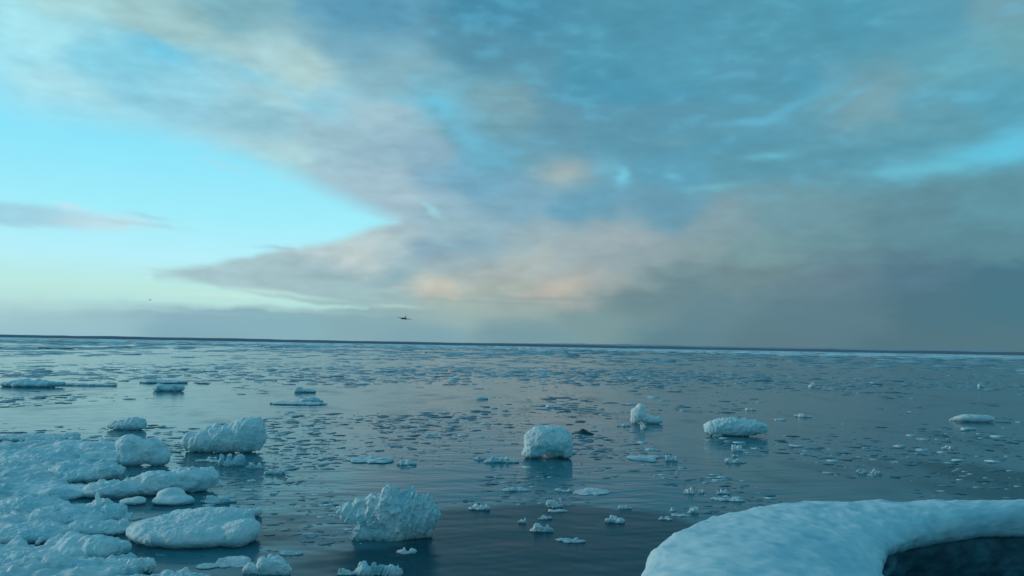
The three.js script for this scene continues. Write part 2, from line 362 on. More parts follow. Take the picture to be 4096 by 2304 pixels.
// ------------------------------------------------------------------ sea and far shores
{
  const g = new THREE.PlaneGeometry(60000, 60000, 1, 1).rotateX(-Math.PI / 2), p = g.attributes.position, uv = g.attributes.uv;
  for (let i = 0; i < p.count; i++) uv.setXY(i, p.getX(i), -p.getZ(i));
  structure('sea', g, seaMaterial());
}
function ridge(name, material, distance, from, to, height, depth, seed) {   // a long low shore: a rounded bank that follows an arc round the camera
  const n = 260, rows = [[-depth, 0], [-depth * 0.6, 0.55], [-depth * 0.25, 0.9], [0, 1], [depth * 0.4, 0.7], [depth, 0]], pos = [], idx = [];
  for (let i = 0; i <= n; i++) {
    const a = mix(from, to, i / n) * RAD;
    for (const [d, k] of rows) { const h = k * height(mix(from, to, i / n)) * (1 + 0.25 * noise(i * 0.13, seed) + 0.12 * noise(i * 0.5, seed + 3)), R = distance + d; pos.push(Math.sin(a) * R, k ? h : -2, -Math.cos(a) * R); }
  }
  const m = rows.length;
  for (let i = 0; i < n; i++) for (let k = 0; k < m - 1; k++) { const a = i * m + k, b = a + m; idx.push(a, b, a + 1, b, b + 1, a + 1); }
  const g = new THREE.BufferGeometry(); g.setAttribute('position', new THREE.Float32BufferAttribute(pos, 3)); g.setIndex(idx); g.computeVertexNormals();
  structure(name, g, material);
}
ridge('distant_shore', MAT.shore, 9000, -60, 60, () => 27, 260, 4);
ridge('distant_hills', MAT.hazeHill, 17000, -16, 60, (b) => 66 * step(-15, 6, b) + 8, 900, 9);

// ------------------------------------------------------------------ ice shapes: a density field meshed by surface nets
function nets(field, lo, hi, cell) {
  const nx = Math.ceil((hi[0] - lo[0]) / cell) + 2, ny = Math.ceil((hi[1] - lo[1]) / cell) + 2, nz = Math.ceil((hi[2] - lo[2]) / cell) + 2, v = new Float32Array(nx * ny * nz), at = new Int32Array(nx * ny * nz).fill(-1), pos = [], idx = [];
  for (let k = 0, o = 0; k < nz; k++) for (let j = 0; j < ny; j++) for (let i = 0; i < nx; i++, o++) v[o] = i === 0 || j === 0 || k === 0 || i === nx - 1 || j === ny - 1 || k === nz - 1 ? 1 : field(lo[0] + i * cell, lo[1] + j * cell, lo[2] + k * cell);
  const corner = [0, 1, nx, nx + 1, nx * ny, nx * ny + 1, nx * ny + nx, nx * ny + nx + 1];
  const edges = [[0, 1], [0, 2], [0, 4], [1, 3], [1, 5], [2, 3], [2, 6], [3, 7], [4, 5], [4, 6], [5, 7], [6, 7]];
  for (let k = 0; k < nz - 1; k++) for (let j = 0; j < ny - 1; j++) for (let i = 0; i < nx - 1; i++) {
    const o = (k * ny + j) * nx + i; let neg = 0;
    for (const c of corner) if (v[o + c] < 0) neg++;
    if (!neg || neg === 8) continue;
    let x = 0, y = 0, z = 0, n = 0;
    for (const [a, b] of edges) {
      const va = v[o + corner[a]], vb = v[o + corner[b]];
      if ((va < 0) === (vb < 0)) continue;
      const t = va / (va - vb); n++;
      x += mix(a & 1, b & 1, t); y += mix((a >> 1) & 1, (b >> 1) & 1, t); z += mix((a >> 2) & 1, (b >> 2) & 1, t);
    }
    at[o] = pos.length / 3; pos.push(lo[0] + (i + x / n) * cell, lo[1] + (j + y / n) * cell, lo[2] + (k + z / n) * cell);
  }
  const dirs = [[1, nx, nx * ny], [nx, nx * ny, 1], [nx * ny, 1, nx]];
  for (let k = 1; k < nz - 1; k++) for (let j = 1; j < ny - 1; j++) for (let i = 1; i < nx - 1; i++) {
    const o = (k * ny + j) * nx + i;
    for (const [d, u, w] of dirs) {
      const a = v[o] < 0, b = v[o + d] < 0; if (a === b) continue;
      const q = [at[o], at[o - u], at[o - u - w], at[o - w]];
      if (a) idx.push(q[0], q[1], q[2], q[0], q[2], q[3]); else idx.push(q[0], q[2], q[1], q[0], q[3], q[2]);
    }
  }
  const g = new THREE.BufferGeometry(); g.setAttribute('position', new THREE.Float32BufferAttribute(pos, 3)); g.setIndex(idx); g.computeVertexNormals();
  return g;
}
function lobeDistance(x, y, z, [cx, cy, cz, rx, ry, rz]) {
  const px = x - cx, py = y - cy, pz = z - cz, ux = px / rx, uy = py / ry, uz = pz / rz, a = Math.sqrt(ux * ux + uy * uy + uz * uz), vx = ux / rx, vy = uy / ry, vz = uz / rz, b = Math.sqrt(vx * vx + vy * vy + vz * vz);
  return b < 1e-6 ? -Math.min(rx, ry, rz) : (a * (a - 1)) / b;
}
// lobes: ellipsoids in metres, y = 0 at the water; cuts: ellipsoids taken away. lump, crag, spike, grain: [depth, repeats per metre]
function iceShape({ lobes, cuts = [], blend = 0.1, lump = [0, 1], crag = [0, 1], spike = [0, 1, 0.3], grain = [0, 1], cell, seed = 1, snow = 0.5, dirt = 0.3, base = -0.06 }) {
  const lo = [1e9, base, 1e9], hi = [-1e9, -1e9, -1e9], reach = lump[0] + crag[0] + spike[0] + grain[0];
  for (const l of lobes) for (let c = 0; c < 3; c++) { if (c !== 1) lo[c] = Math.min(lo[c], l[c] - l[c + 3] - reach); hi[c] = Math.max(hi[c], l[c] + l[c + 3] + reach); }
  const s = seed * 13.7;
  const field = (x, y, z) => {
    let d = 1e9;
    for (const l of lobes) {
      const ex = x - l[0], ey = y - l[1], ez = z - l[2], far = d + blend + Math.max(l[3], l[4], l[5]);
      if (far > 0 && ex * ex + ey * ey + ez * ez > far * far) continue;
      const q = lobeDistance(x, y, z, l); if (d > 1e7) d = q; else { const h = clamp(0.5 + (0.5 * (d - q)) / blend, 0, 1); d = mix(d, q, h) - blend * h * (1 - h); } }
    for (const c of cuts) d = Math.max(d, -lobeDistance(x, y, z, c));
    if (Math.abs(d) > reach + cell * 2) return d;
    if (lump[0]) { const q = Math.abs(noise(x * lump[1] + s, y * lump[1], z * lump[1])), q2 = Math.abs(noise(x * lump[1] * 2.3, y * lump[1] * 2.3 + s, z * lump[1] * 2.3)); d += lump[0] * (0.75 - 2.1 * q - 0.9 * q2); }
    if (crag[0]) d += crag[0] * 1.5 * fbm(x * crag[1], y * crag[1] + s, z * crag[1], 3);
    if (spike[0]) { const u = x - y * spike[2], q = 1 - Math.abs(noise(u * spike[1] + s, y * spike[1] * 0.22, z * spike[1] * 0.8)) * 2.4; d -= spike[0] * (q * q * q > 0 ? q : q * 0.4); }
    if (grain[0]) d += grain[0] * 1.6 * fbm(x * grain[1], y * grain[1], z * grain[1] + s, 2);
    return d;
  };
  const g = nets(field, lo, hi, cell), p = g.attributes.position, nn = g.attributes.normal, col = new Float32Array(p.count * 3);
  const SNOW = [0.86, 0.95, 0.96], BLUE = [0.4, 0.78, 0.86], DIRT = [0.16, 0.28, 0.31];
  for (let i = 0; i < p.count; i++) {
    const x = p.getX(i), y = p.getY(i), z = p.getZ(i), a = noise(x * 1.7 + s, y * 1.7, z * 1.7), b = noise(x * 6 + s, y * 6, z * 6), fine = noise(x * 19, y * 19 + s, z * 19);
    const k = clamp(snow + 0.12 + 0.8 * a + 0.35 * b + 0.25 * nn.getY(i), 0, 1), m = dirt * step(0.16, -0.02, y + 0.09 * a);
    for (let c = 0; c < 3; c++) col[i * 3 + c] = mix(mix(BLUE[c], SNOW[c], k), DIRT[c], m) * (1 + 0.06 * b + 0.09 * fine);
  }
  g.setAttribute('color', new THREE.BufferAttribute(col, 3));
  return g;
}
const footprints = [];   // [x, z, radius across, radius deep]: where the small floes leave room
function ice(name, category, label, where, lobes, look) {
  const m = place(name, iceShape({ lobes, ...look }), MAT.ice, where[0], 0, where[1]);
  tag(m, label, category);
  let x0 = 1e9, x1 = -1e9, z0 = 1e9, z1 = -1e9;
  for (const l of lobes) { x0 = Math.min(x0, l[0] - l[3]); x1 = Math.max(x1, l[0] + l[3]); z0 = Math.min(z0, l[2] - l[5]); z1 = Math.max(z1, l[2] + l[5]); }
  footprints.push([where[0] + (x0 + x1) / 2, where[1] + (z0 + z1) / 2, (x1 - x0) / 2, (z1 - z0) / 2]);
  return m;
}
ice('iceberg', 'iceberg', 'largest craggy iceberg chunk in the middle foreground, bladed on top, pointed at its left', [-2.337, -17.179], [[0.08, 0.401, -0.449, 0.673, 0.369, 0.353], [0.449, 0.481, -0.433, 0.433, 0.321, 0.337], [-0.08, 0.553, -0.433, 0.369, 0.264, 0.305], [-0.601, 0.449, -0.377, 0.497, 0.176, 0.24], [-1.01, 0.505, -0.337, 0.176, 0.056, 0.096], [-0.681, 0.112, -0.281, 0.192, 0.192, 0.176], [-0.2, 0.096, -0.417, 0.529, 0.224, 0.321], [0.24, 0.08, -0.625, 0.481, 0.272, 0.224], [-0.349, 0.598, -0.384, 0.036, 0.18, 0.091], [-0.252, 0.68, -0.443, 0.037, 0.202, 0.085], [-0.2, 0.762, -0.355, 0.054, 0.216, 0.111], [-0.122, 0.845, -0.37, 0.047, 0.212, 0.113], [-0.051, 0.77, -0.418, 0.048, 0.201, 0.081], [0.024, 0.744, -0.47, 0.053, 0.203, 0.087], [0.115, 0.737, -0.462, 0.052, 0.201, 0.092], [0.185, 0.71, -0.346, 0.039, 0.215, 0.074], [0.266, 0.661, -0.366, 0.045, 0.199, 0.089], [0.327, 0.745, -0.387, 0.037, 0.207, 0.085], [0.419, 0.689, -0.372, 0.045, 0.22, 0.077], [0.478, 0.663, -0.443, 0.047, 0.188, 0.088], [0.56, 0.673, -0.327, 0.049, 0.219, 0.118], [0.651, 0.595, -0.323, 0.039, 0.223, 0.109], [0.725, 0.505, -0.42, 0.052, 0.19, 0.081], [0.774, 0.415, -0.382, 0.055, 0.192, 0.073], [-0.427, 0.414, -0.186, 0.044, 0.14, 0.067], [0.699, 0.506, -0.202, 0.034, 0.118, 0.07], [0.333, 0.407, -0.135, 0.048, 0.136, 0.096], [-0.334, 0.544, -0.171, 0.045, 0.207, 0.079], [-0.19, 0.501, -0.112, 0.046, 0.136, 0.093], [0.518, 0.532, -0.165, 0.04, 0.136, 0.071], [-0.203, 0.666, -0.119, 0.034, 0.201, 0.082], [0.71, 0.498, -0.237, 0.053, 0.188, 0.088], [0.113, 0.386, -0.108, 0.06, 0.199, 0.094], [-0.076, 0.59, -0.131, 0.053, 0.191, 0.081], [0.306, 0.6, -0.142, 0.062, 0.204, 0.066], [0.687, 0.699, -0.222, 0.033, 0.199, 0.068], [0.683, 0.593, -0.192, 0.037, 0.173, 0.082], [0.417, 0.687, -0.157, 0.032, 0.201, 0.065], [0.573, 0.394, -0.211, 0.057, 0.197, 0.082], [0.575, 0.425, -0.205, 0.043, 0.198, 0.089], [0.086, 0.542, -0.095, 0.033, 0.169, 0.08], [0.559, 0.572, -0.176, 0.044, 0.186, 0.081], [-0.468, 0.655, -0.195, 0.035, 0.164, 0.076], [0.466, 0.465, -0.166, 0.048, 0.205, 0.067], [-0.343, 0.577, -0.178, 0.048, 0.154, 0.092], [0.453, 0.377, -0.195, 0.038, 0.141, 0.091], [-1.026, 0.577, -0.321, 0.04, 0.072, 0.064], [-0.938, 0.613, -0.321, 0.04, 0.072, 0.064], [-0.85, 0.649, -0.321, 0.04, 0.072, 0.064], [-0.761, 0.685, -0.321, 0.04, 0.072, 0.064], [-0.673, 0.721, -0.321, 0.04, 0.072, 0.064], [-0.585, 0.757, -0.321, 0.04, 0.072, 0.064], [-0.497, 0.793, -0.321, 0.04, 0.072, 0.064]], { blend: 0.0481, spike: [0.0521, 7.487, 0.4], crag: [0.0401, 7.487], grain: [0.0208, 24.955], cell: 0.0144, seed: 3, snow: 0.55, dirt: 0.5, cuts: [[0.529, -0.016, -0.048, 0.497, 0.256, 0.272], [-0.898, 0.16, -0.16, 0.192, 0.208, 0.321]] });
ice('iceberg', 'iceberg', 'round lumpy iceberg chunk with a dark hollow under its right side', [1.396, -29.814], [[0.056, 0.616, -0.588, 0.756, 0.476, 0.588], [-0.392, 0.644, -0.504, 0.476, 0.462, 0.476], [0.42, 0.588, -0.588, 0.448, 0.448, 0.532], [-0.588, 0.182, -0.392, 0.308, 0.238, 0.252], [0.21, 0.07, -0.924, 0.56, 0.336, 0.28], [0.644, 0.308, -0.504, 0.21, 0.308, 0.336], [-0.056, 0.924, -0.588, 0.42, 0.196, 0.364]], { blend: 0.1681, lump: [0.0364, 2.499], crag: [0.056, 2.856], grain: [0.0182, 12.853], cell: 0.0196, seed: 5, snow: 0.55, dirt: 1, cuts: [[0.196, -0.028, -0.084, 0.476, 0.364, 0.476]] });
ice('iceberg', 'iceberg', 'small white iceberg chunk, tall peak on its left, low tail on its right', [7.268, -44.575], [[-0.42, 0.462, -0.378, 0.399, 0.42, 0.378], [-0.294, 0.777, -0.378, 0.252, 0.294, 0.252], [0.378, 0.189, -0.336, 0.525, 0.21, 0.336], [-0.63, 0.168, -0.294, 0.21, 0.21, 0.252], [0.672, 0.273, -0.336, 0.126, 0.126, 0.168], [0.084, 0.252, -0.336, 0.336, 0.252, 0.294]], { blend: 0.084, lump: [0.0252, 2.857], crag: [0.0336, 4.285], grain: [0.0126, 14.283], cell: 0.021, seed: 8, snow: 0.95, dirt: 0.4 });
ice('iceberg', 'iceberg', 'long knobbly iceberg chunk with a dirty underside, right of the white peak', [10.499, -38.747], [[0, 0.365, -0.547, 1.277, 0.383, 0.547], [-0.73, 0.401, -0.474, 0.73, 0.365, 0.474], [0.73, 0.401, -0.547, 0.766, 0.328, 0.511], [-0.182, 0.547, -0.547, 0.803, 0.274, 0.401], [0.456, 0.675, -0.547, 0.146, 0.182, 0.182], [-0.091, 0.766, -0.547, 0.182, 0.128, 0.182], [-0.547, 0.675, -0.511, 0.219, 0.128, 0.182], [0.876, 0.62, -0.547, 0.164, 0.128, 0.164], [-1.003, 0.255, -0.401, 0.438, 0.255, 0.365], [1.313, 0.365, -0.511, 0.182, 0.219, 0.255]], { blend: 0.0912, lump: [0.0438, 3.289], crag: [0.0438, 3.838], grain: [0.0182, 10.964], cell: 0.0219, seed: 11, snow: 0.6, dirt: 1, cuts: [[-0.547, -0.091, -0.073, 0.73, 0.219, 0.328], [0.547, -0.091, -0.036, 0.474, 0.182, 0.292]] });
ice('ice_floe', 'ice floe', 'flat white oval ice floe alone near the right edge', [27.392, -49.407], [[-0.093, 0.21, -0.373, 1.072, 0.233, 0.373], [0.466, 0.186, -0.326, 0.792, 0.21, 0.326]], { blend: 0.1398, crag: [0.0349, 2.576], cell: 0.028, seed: 2, snow: 0.9, dirt: 0.4 });
ice('iceberg', 'iceberg', 'broad iceberg ridge on the left, rising to a jagged right end', [-10.238, -29.837], [[-0.869, 0.364, -0.533, 0.617, 0.364, 0.477], [0, 0.477, -0.589, 0.841, 0.449, 0.533], [0.771, 0.617, -0.645, 0.645, 0.589, 0.589], [1.121, 0.897, -0.645, 0.21, 0.224, 0.28], [-0.14, 0.701, -0.645, 0.561, 0.28, 0.336], [0.561, 0.953, -0.645, 0.168, 0.168, 0.196], [0.925, 1.093, -0.645, 0.098, 0.112, 0.112], [1.177, 1.121, -0.645, 0.084, 0.126, 0.098], [0.757, 1.037, -0.617, 0.07, 0.112, 0.098], [0.28, 0.925, -0.617, 0.098, 0.098, 0.112], [-0.28, 0.869, -0.589, 0.084, 0.098, 0.112]], { blend: 0.1121, spike: [0.0561, 3.567, 0.2], crag: [0.0701, 3.567], lump: [0.021, 4.281], grain: [0.0168, 14.269], cell: 0.021, seed: 14, snow: 0.55, dirt: 0.7, cuts: [[0.841, -0.112, 0, 0.701, 0.182, 0.196]] });
ice('iceberg', 'iceberg', 'upright lump of ice with a white knob, left of the broad ridge', [-11.734, -26.551], [[-0.374, 0.623, -0.448, 0.424, 0.361, 0.374], [-0.299, 0.224, -0.374, 0.448, 0.299, 0.349], [0.311, 0.448, -0.498, 0.498, 0.399, 0.424], [0.573, 0.249, -0.448, 0.324, 0.274, 0.349]], { blend: 0.1121, lump: [0.0274, 3.211], crag: [0.0436, 4.013], grain: [0.0125, 16.054], cell: 0.0187, seed: 17, snow: 0.5, dirt: 0.5, cuts: [[-0.723, 0.374, -0.249, 0.174, 0.1, 0.249]] });
ice('iceberg', 'iceberg', 'small smooth dome of ice behind the upright lump at the left', [-16.877, -36.992], [[0.087, 0.209, -0.383, 0.749, 0.261, 0.418], [0.279, 0.348, -0.383, 0.435, 0.226, 0.313], [-0.348, 0.157, -0.313, 0.522, 0.157, 0.279]], { blend: 0.1393, lump: [0.0522, 4.021], crag: [0.0348, 5.744], cell: 0.0226, seed: 19, snow: 0.5, dirt: 0.4 });
ice('snow_ridge', 'ice block', 'long snowy ice ridge climbing to the right, between the upright lump and the big slab', [-9.345, -20.844], [[-0.731, 0.156, -0.78, 0.731, 0.234, 0.488], [0.146, 0.254, -1.268, 0.731, 0.293, 0.536], [0.878, 0.293, -1.755, 0.605, 0.332, 0.488], [1.219, 0.332, -1.95, 0.332, 0.254, 0.39]], { blend: 0.1365, lump: [0.0488, 3.076], crag: [0.0585, 3.589], grain: [0.0156, 15.381], cell: 0.0195, seed: 21, snow: 0.5, dirt: 0.4 });
ice('ice_floe', 'ice floe', 'smooth tongue of ice lying in front of the long snowy ridge', [-8.302, -20.333], [[0.076, 0.076, -0.523, 0.495, 0.105, 0.475], [-0.114, 0.152, -0.856, 0.323, 0.152, 0.38], [0.361, 0.067, -0.475, 0.247, 0.076, 0.19]], { blend: 0.0951, crag: [0.0285, 3.155], cell: 0.0171, seed: 23, snow: 0.45, dirt: 0.4 });
ice('ice_floe', 'ice floe', 'little flat ice floe at the left foot of the smooth tongue', [-9.125, -20.405], [[0, 0.067, -0.248, 0.305, 0.076, 0.248], [0.115, 0.095, -0.286, 0.172, 0.076, 0.153]], { blend: 0.0573, crag: [0.0191, 6.287], cell: 0.0153, seed: 24, snow: 0.6, dirt: 0.3 });
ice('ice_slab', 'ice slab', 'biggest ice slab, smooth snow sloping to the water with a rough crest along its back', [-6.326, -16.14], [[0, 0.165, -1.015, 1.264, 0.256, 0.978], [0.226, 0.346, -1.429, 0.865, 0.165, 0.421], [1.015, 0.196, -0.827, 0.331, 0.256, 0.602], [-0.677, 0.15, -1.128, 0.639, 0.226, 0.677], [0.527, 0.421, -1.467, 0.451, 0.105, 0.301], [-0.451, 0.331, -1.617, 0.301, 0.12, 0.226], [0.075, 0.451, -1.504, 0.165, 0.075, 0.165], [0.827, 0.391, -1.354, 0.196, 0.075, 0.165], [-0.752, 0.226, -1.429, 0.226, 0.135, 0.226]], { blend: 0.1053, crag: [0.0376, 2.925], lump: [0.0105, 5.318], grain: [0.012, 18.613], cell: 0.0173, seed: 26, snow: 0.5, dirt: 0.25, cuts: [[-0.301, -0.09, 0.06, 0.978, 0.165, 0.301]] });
ice('ice_slab', 'ice slab', 'narrow spit of ice reaching right from behind the biggest slab', [-6.051, -19.277], [[-0.036, 0.063, -0.216, 0.432, 0.072, 0.198], [0.234, 0.117, -0.198, 0.198, 0.081, 0.126], [-0.306, 0.09, -0.252, 0.198, 0.081, 0.162]], { blend: 0.0631, crag: [0.027, 5.55], lump: [0.018, 8.88], cell: 0.0135, seed: 28, snow: 0.55, dirt: 0.3 });
ice('ice_block', 'ice block', 'far flat heap of ice at the left edge, back row of the shore pack', [-18.696, -32.311], [[0, 0.071, -0.919, 1.417, 0.115, 0.919], [-1.268, 0.065, -0.492, 0.384, 0.044, 0.472], [-0.906, 0.074, -0.492, 0.332, 0.054, 0.499], [-0.543, 0.075, -1.184, 0.471, 0.055, 0.271], [-0.181, 0.104, -0.861, 0.39, 0.088, 0.587], [0.181, 0.071, -0.39, 0.56, 0.051, 0.369], [0.543, 0.079, -0.732, 0.375, 0.06, 0.572], [0.906, 0.08, -0.607, 0.446, 0.061, 0.422], [1.268, 0.135, -1.292, 0.372, 0.124, 0.295]], { blend: 0.0759, cell: 0.0304, seed: 31, snow: .5, dirt: .25, lump: [0.0213, 3.292], crag: [0.0383, 4.609], grain: [0.0228, 15.801] });
ice('ice_block', 'ice block', 'low ice heap in the back of the shore pack, nearest the upright lump', [-15.534, -29.646], [[0, 0.083, -1.03, 1.164, 0.135, 1.03], [-1.042, 0.082, -0.676, 0.292, 0.058, 0.618], [-0.744, 0.118, -1.303, 0.238, 0.1, 0.457], [-0.446, 0.148, -1.059, 0.462, 0.134, 0.611], [-0.149, 0.107, -0.413, 0.412, 0.087, 0.299], [0.149, 0.076, -1.316, 0.435, 0.051, 0.592], [0.446, 0.158, -0.662, 0.233, 0.145, 0.297], [0.744, 0.16, -0.551, 0.254, 0.148, 0.256], [1.042, 0.08, -0.46, 0.305, 0.055, 0.315]], { blend: 0.0696, cell: 0.0279, seed: 32, snow: .5, dirt: .25, crag: [0.0318, 3.59], grain: [0.0111, 10.771] });
ice('ice_block', 'ice block', 'broad lumpy ice heap against the left edge, second row of the shore pack', [-14.687, -25.365], [[0, 0.155, -1.201, 1.11, 0.25, 1.201], [-0.993, 0.231, -1.392, 0.408, 0.199, 0.422], [-0.709, 0.244, -1.765, 0.431, 0.214, 0.378], [-0.426, 0.244, -1.37, 0.329, 0.214, 0.753], [-0.142, 0.225, -1.123, 0.44, 0.191, 0.594], [0.142, 0.188, -0.926, 0.327, 0.149, 0.314], [0.426, 0.237, -1.542, 0.309, 0.206, 0.695], [0.709, 0.289, -1.282, 0.374, 0.265, 0.345], [0.993, 0.149, -1.894, 0.273, 0.103, 0.391]], { blend: 0.0773, cell: 0.0238, seed: 33, snow: .4, dirt: .25, lump: [0.0357, 4.203], crag: [0.0595, 5.884], grain: [0.0178, 20.175] });
ice('ice_block', 'ice block', 'rounded ice heap at the right end of the second row of the shore pack', [-12.038, -23.272], [[0, 0.142, -0.954, 0.806, 0.229, 0.954], [-0.721, 0.206, -1.052, 0.301, 0.175, 0.572], [-0.515, 0.258, -0.799, 0.32, 0.235, 0.391], [-0.309, 0.173, -0.49, 0.24, 0.137, 0.288], [-0.103, 0.168, -1.081, 0.289, 0.132, 0.516], [0.103, 0.141, -0.452, 0.193, 0.1, 0.44], [0.309, 0.252, -1.298, 0.318, 0.228, 0.454], [0.515, 0.222, -0.716, 0.204, 0.193, 0.308], [0.721, 0.207, -1.077, 0.252, 0.176, 0.379]], { blend: 0.0709, cell: 0.0204, seed: 34, snow: .5, dirt: .25, lump: [0.0327, 4.586], crag: [0.0545, 6.42], grain: [0.0164, 22.012] });
ice('ice_block', 'ice block', 'long low ice bank below the rounded heap, beside the long snowy ridge', [-11.457, -20.958], [[0, 0.069, -0.794, 1.156, 0.111, 0.794], [-1.035, 0.101, -1.033, 0.407, 0.087, 0.465], [-0.739, 0.083, -1.238, 0.359, 0.065, 0.428], [-0.443, 0.116, -1.203, 0.282, 0.104, 0.307], [-0.148, 0.113, -0.876, 0.407, 0.101, 0.306], [0.148, 0.131, -0.328, 0.4, 0.12, 0.31], [0.443, 0.064, -0.961, 0.224, 0.043, 0.265], [0.739, 0.085, -0.467, 0.253, 0.068, 0.214], [1.035, 0.123, -0.397, 0.253, 0.111, 0.215]], { blend: 0.049, cell: 0.0196, seed: 35, snow: .4, dirt: .25, crag: [0.0247, 5.099], grain: [0.0078, 15.297] });
ice('ice_block', 'ice block', 'tall bright ice block at the left edge, halfway down the shore pack', [-10.872, -18.731], [[0, 0.137, -0.648, 0.647, 0.221, 0.648], [-0.579, 0.17, -1.023, 0.259, 0.136, 0.393], [-0.413, 0.235, -0.939, 0.118, 0.211, 0.318], [-0.248, 0.158, -0.827, 0.181, 0.122, 0.3], [-0.083, 0.2, -0.707, 0.239, 0.171, 0.41], [0.083, 0.172, -0.885, 0.248, 0.139, 0.257], [0.248, 0.141, -0.646, 0.23, 0.102, 0.291], [0.413, 0.15, -0.807, 0.165, 0.112, 0.385], [0.579, 0.147, -0.72, 0.174, 0.11, 0.411]], { blend: 0.0683, cell: 0.0163, seed: 36, snow: .4, dirt: .25, crag: [0.07, 5.714], grain: [0.021, 22.856], lump: [0.0263, 6.857] });
ice('ice_block', 'ice block', 'snowy ice hummock with a small tooth on its crest', [-9.171, -17.907], [[0, 0.117, -0.677, 0.824, 0.19, 0.677], [-0.737, 0.189, -0.345, 0.265, 0.166, 0.391], [-0.527, 0.208, -0.689, 0.268, 0.188, 0.263], [-0.316, 0.17, -0.358, 0.278, 0.145, 0.325], [-0.105, 0.14, -0.578, 0.288, 0.11, 0.283], [0.105, 0.223, -1.06, 0.307, 0.206, 0.187], [0.316, 0.115, -0.505, 0.217, 0.081, 0.353], [0.527, 0.207, -0.728, 0.269, 0.187, 0.318], [0.737, 0.11, -0.699, 0.19, 0.075, 0.275]], { blend: 0.0587, cell: 0.0167, seed: 37, snow: .4, dirt: .25, crag: [0.0619, 5.981], grain: [0.0201, 23.924], lump: [0.0226, 7.177] });
ice('ice_block', 'ice block', 'crumbled ice heap between the toothed hummock and the biggest slab', [-8.304, -17.17], [[0, 0.075, -0.485, 0.472, 0.121, 0.485], [-0.423, 0.118, -0.443, 0.164, 0.103, 0.129], [-0.302, 0.122, -0.412, 0.151, 0.108, 0.149], [-0.181, 0.095, -0.349, 0.121, 0.076, 0.257], [-0.06, 0.105, -0.754, 0.148, 0.088, 0.16], [0.06, 0.115, -0.501, 0.101, 0.1, 0.218], [0.181, 0.069, -0.412, 0.143, 0.046, 0.249], [0.302, 0.142, -0.551, 0.089, 0.131, 0.208], [0.423, 0.087, -0.628, 0.182, 0.067, 0.133]], { blend: 0.0401, cell: 0.0119, seed: 38, snow: .5, dirt: .25, lump: [0.0184, 6.242], crag: [0.0332, 8.739], grain: [0.012, 29.962] });
ice('ice_block', 'ice block', 'rubbly ice heap at the left edge below the tall bright block', [-9.384, -16.416], [[0, 0.09, -0.566, 0.677, 0.145, 0.566], [-0.606, 0.1, -0.488, 0.153, 0.076, 0.226], [-0.433, 0.133, -0.665, 0.162, 0.114, 0.217], [-0.26, 0.098, -0.78, 0.168, 0.073, 0.336], [-0.087, 0.088, -0.232, 0.188, 0.062, 0.232], [0.087, 0.151, -0.816, 0.202, 0.135, 0.204], [0.26, 0.148, -0.539, 0.163, 0.131, 0.209], [0.433, 0.081, -0.708, 0.13, 0.054, 0.179], [0.606, 0.139, -0.648, 0.218, 0.12, 0.279]], { blend: 0.0448, cell: 0.0153, seed: 39, snow: .5, dirt: .25, crag: [0.0497, 6.534], grain: [0.0184, 26.134], lump: [0.0172, 7.84] });
ice('ice_block', 'ice block', 'smooth swelling ice block against the left end of the biggest slab', [-7.704, -15.177], [[0, 0.116, -0.523, 0.625, 0.187, 0.523], [-0.559, 0.16, -0.76, 0.118, 0.133, 0.185], [-0.399, 0.22, -0.626, 0.132, 0.203, 0.198], [-0.24, 0.21, -0.486, 0.118, 0.192, 0.313], [-0.08, 0.12, -0.611, 0.202, 0.087, 0.222], [0.08, 0.22, -0.32, 0.199, 0.203, 0.149], [0.24, 0.221, -0.3, 0.186, 0.204, 0.3], [0.399, 0.211, -0.27, 0.238, 0.192, 0.302], [0.559, 0.143, -0.684, 0.146, 0.113, 0.158]], { blend: 0.0579, cell: 0.0141, seed: 40, snow: .4, dirt: .25, crag: [0.0331, 7.077], grain: [0.0057, 21.231] });
ice('ice_block', 'ice block', 'rough ice heap in the lower left corner', [-8.132, -14.279], [[0, 0.104, -0.402, 0.619, 0.167, 0.402], [-0.554, 0.135, -0.272, 0.136, 0.109, 0.243], [-0.396, 0.156, -0.493, 0.19, 0.134, 0.158], [-0.238, 0.172, -0.439, 0.223, 0.153, 0.203], [-0.079, 0.184, -0.372, 0.134, 0.166, 0.12], [0.079, 0.171, -0.241, 0.205, 0.152, 0.196], [0.238, 0.1, -0.539, 0.117, 0.07, 0.236], [0.396, 0.184, -0.265, 0.215, 0.167, 0.214], [0.554, 0.107, -0.484, 0.13, 0.078, 0.243]], { blend: 0.0518, cell: 0.0133, seed: 41, snow: .6, dirt: .25, crag: [0.0531, 7.531], grain: [0.0159, 30.124], lump: [0.0199, 9.037] });
ice('ice_block', 'ice block', 'ice heap splintered into upright blades, below the biggest slab', [-6.767, -14.367], [[0, 0.063, -0.314, 0.541, 0.101, 0.314], [-0.484, 0.098, -0.135, 0.132, 0.086, 0.103], [-0.346, 0.104, -0.381, 0.208, 0.093, 0.086], [-0.207, 0.084, -0.137, 0.125, 0.069, 0.139], [-0.069, 0.058, -0.201, 0.178, 0.04, 0.144], [0.069, 0.071, -0.348, 0.198, 0.054, 0.076], [0.207, 0.109, -0.389, 0.14, 0.098, 0.095], [0.346, 0.119, -0.252, 0.11, 0.109, 0.088], [0.484, 0.112, -0.353, 0.198, 0.101, 0.167]], { blend: 0.0334, cell: 0.0134, seed: 42, snow: .6, dirt: .25, spike: [0.0385, 13.471, 0.5], crag: [0.0283, 11.974], grain: [0.0087, 29.936] });
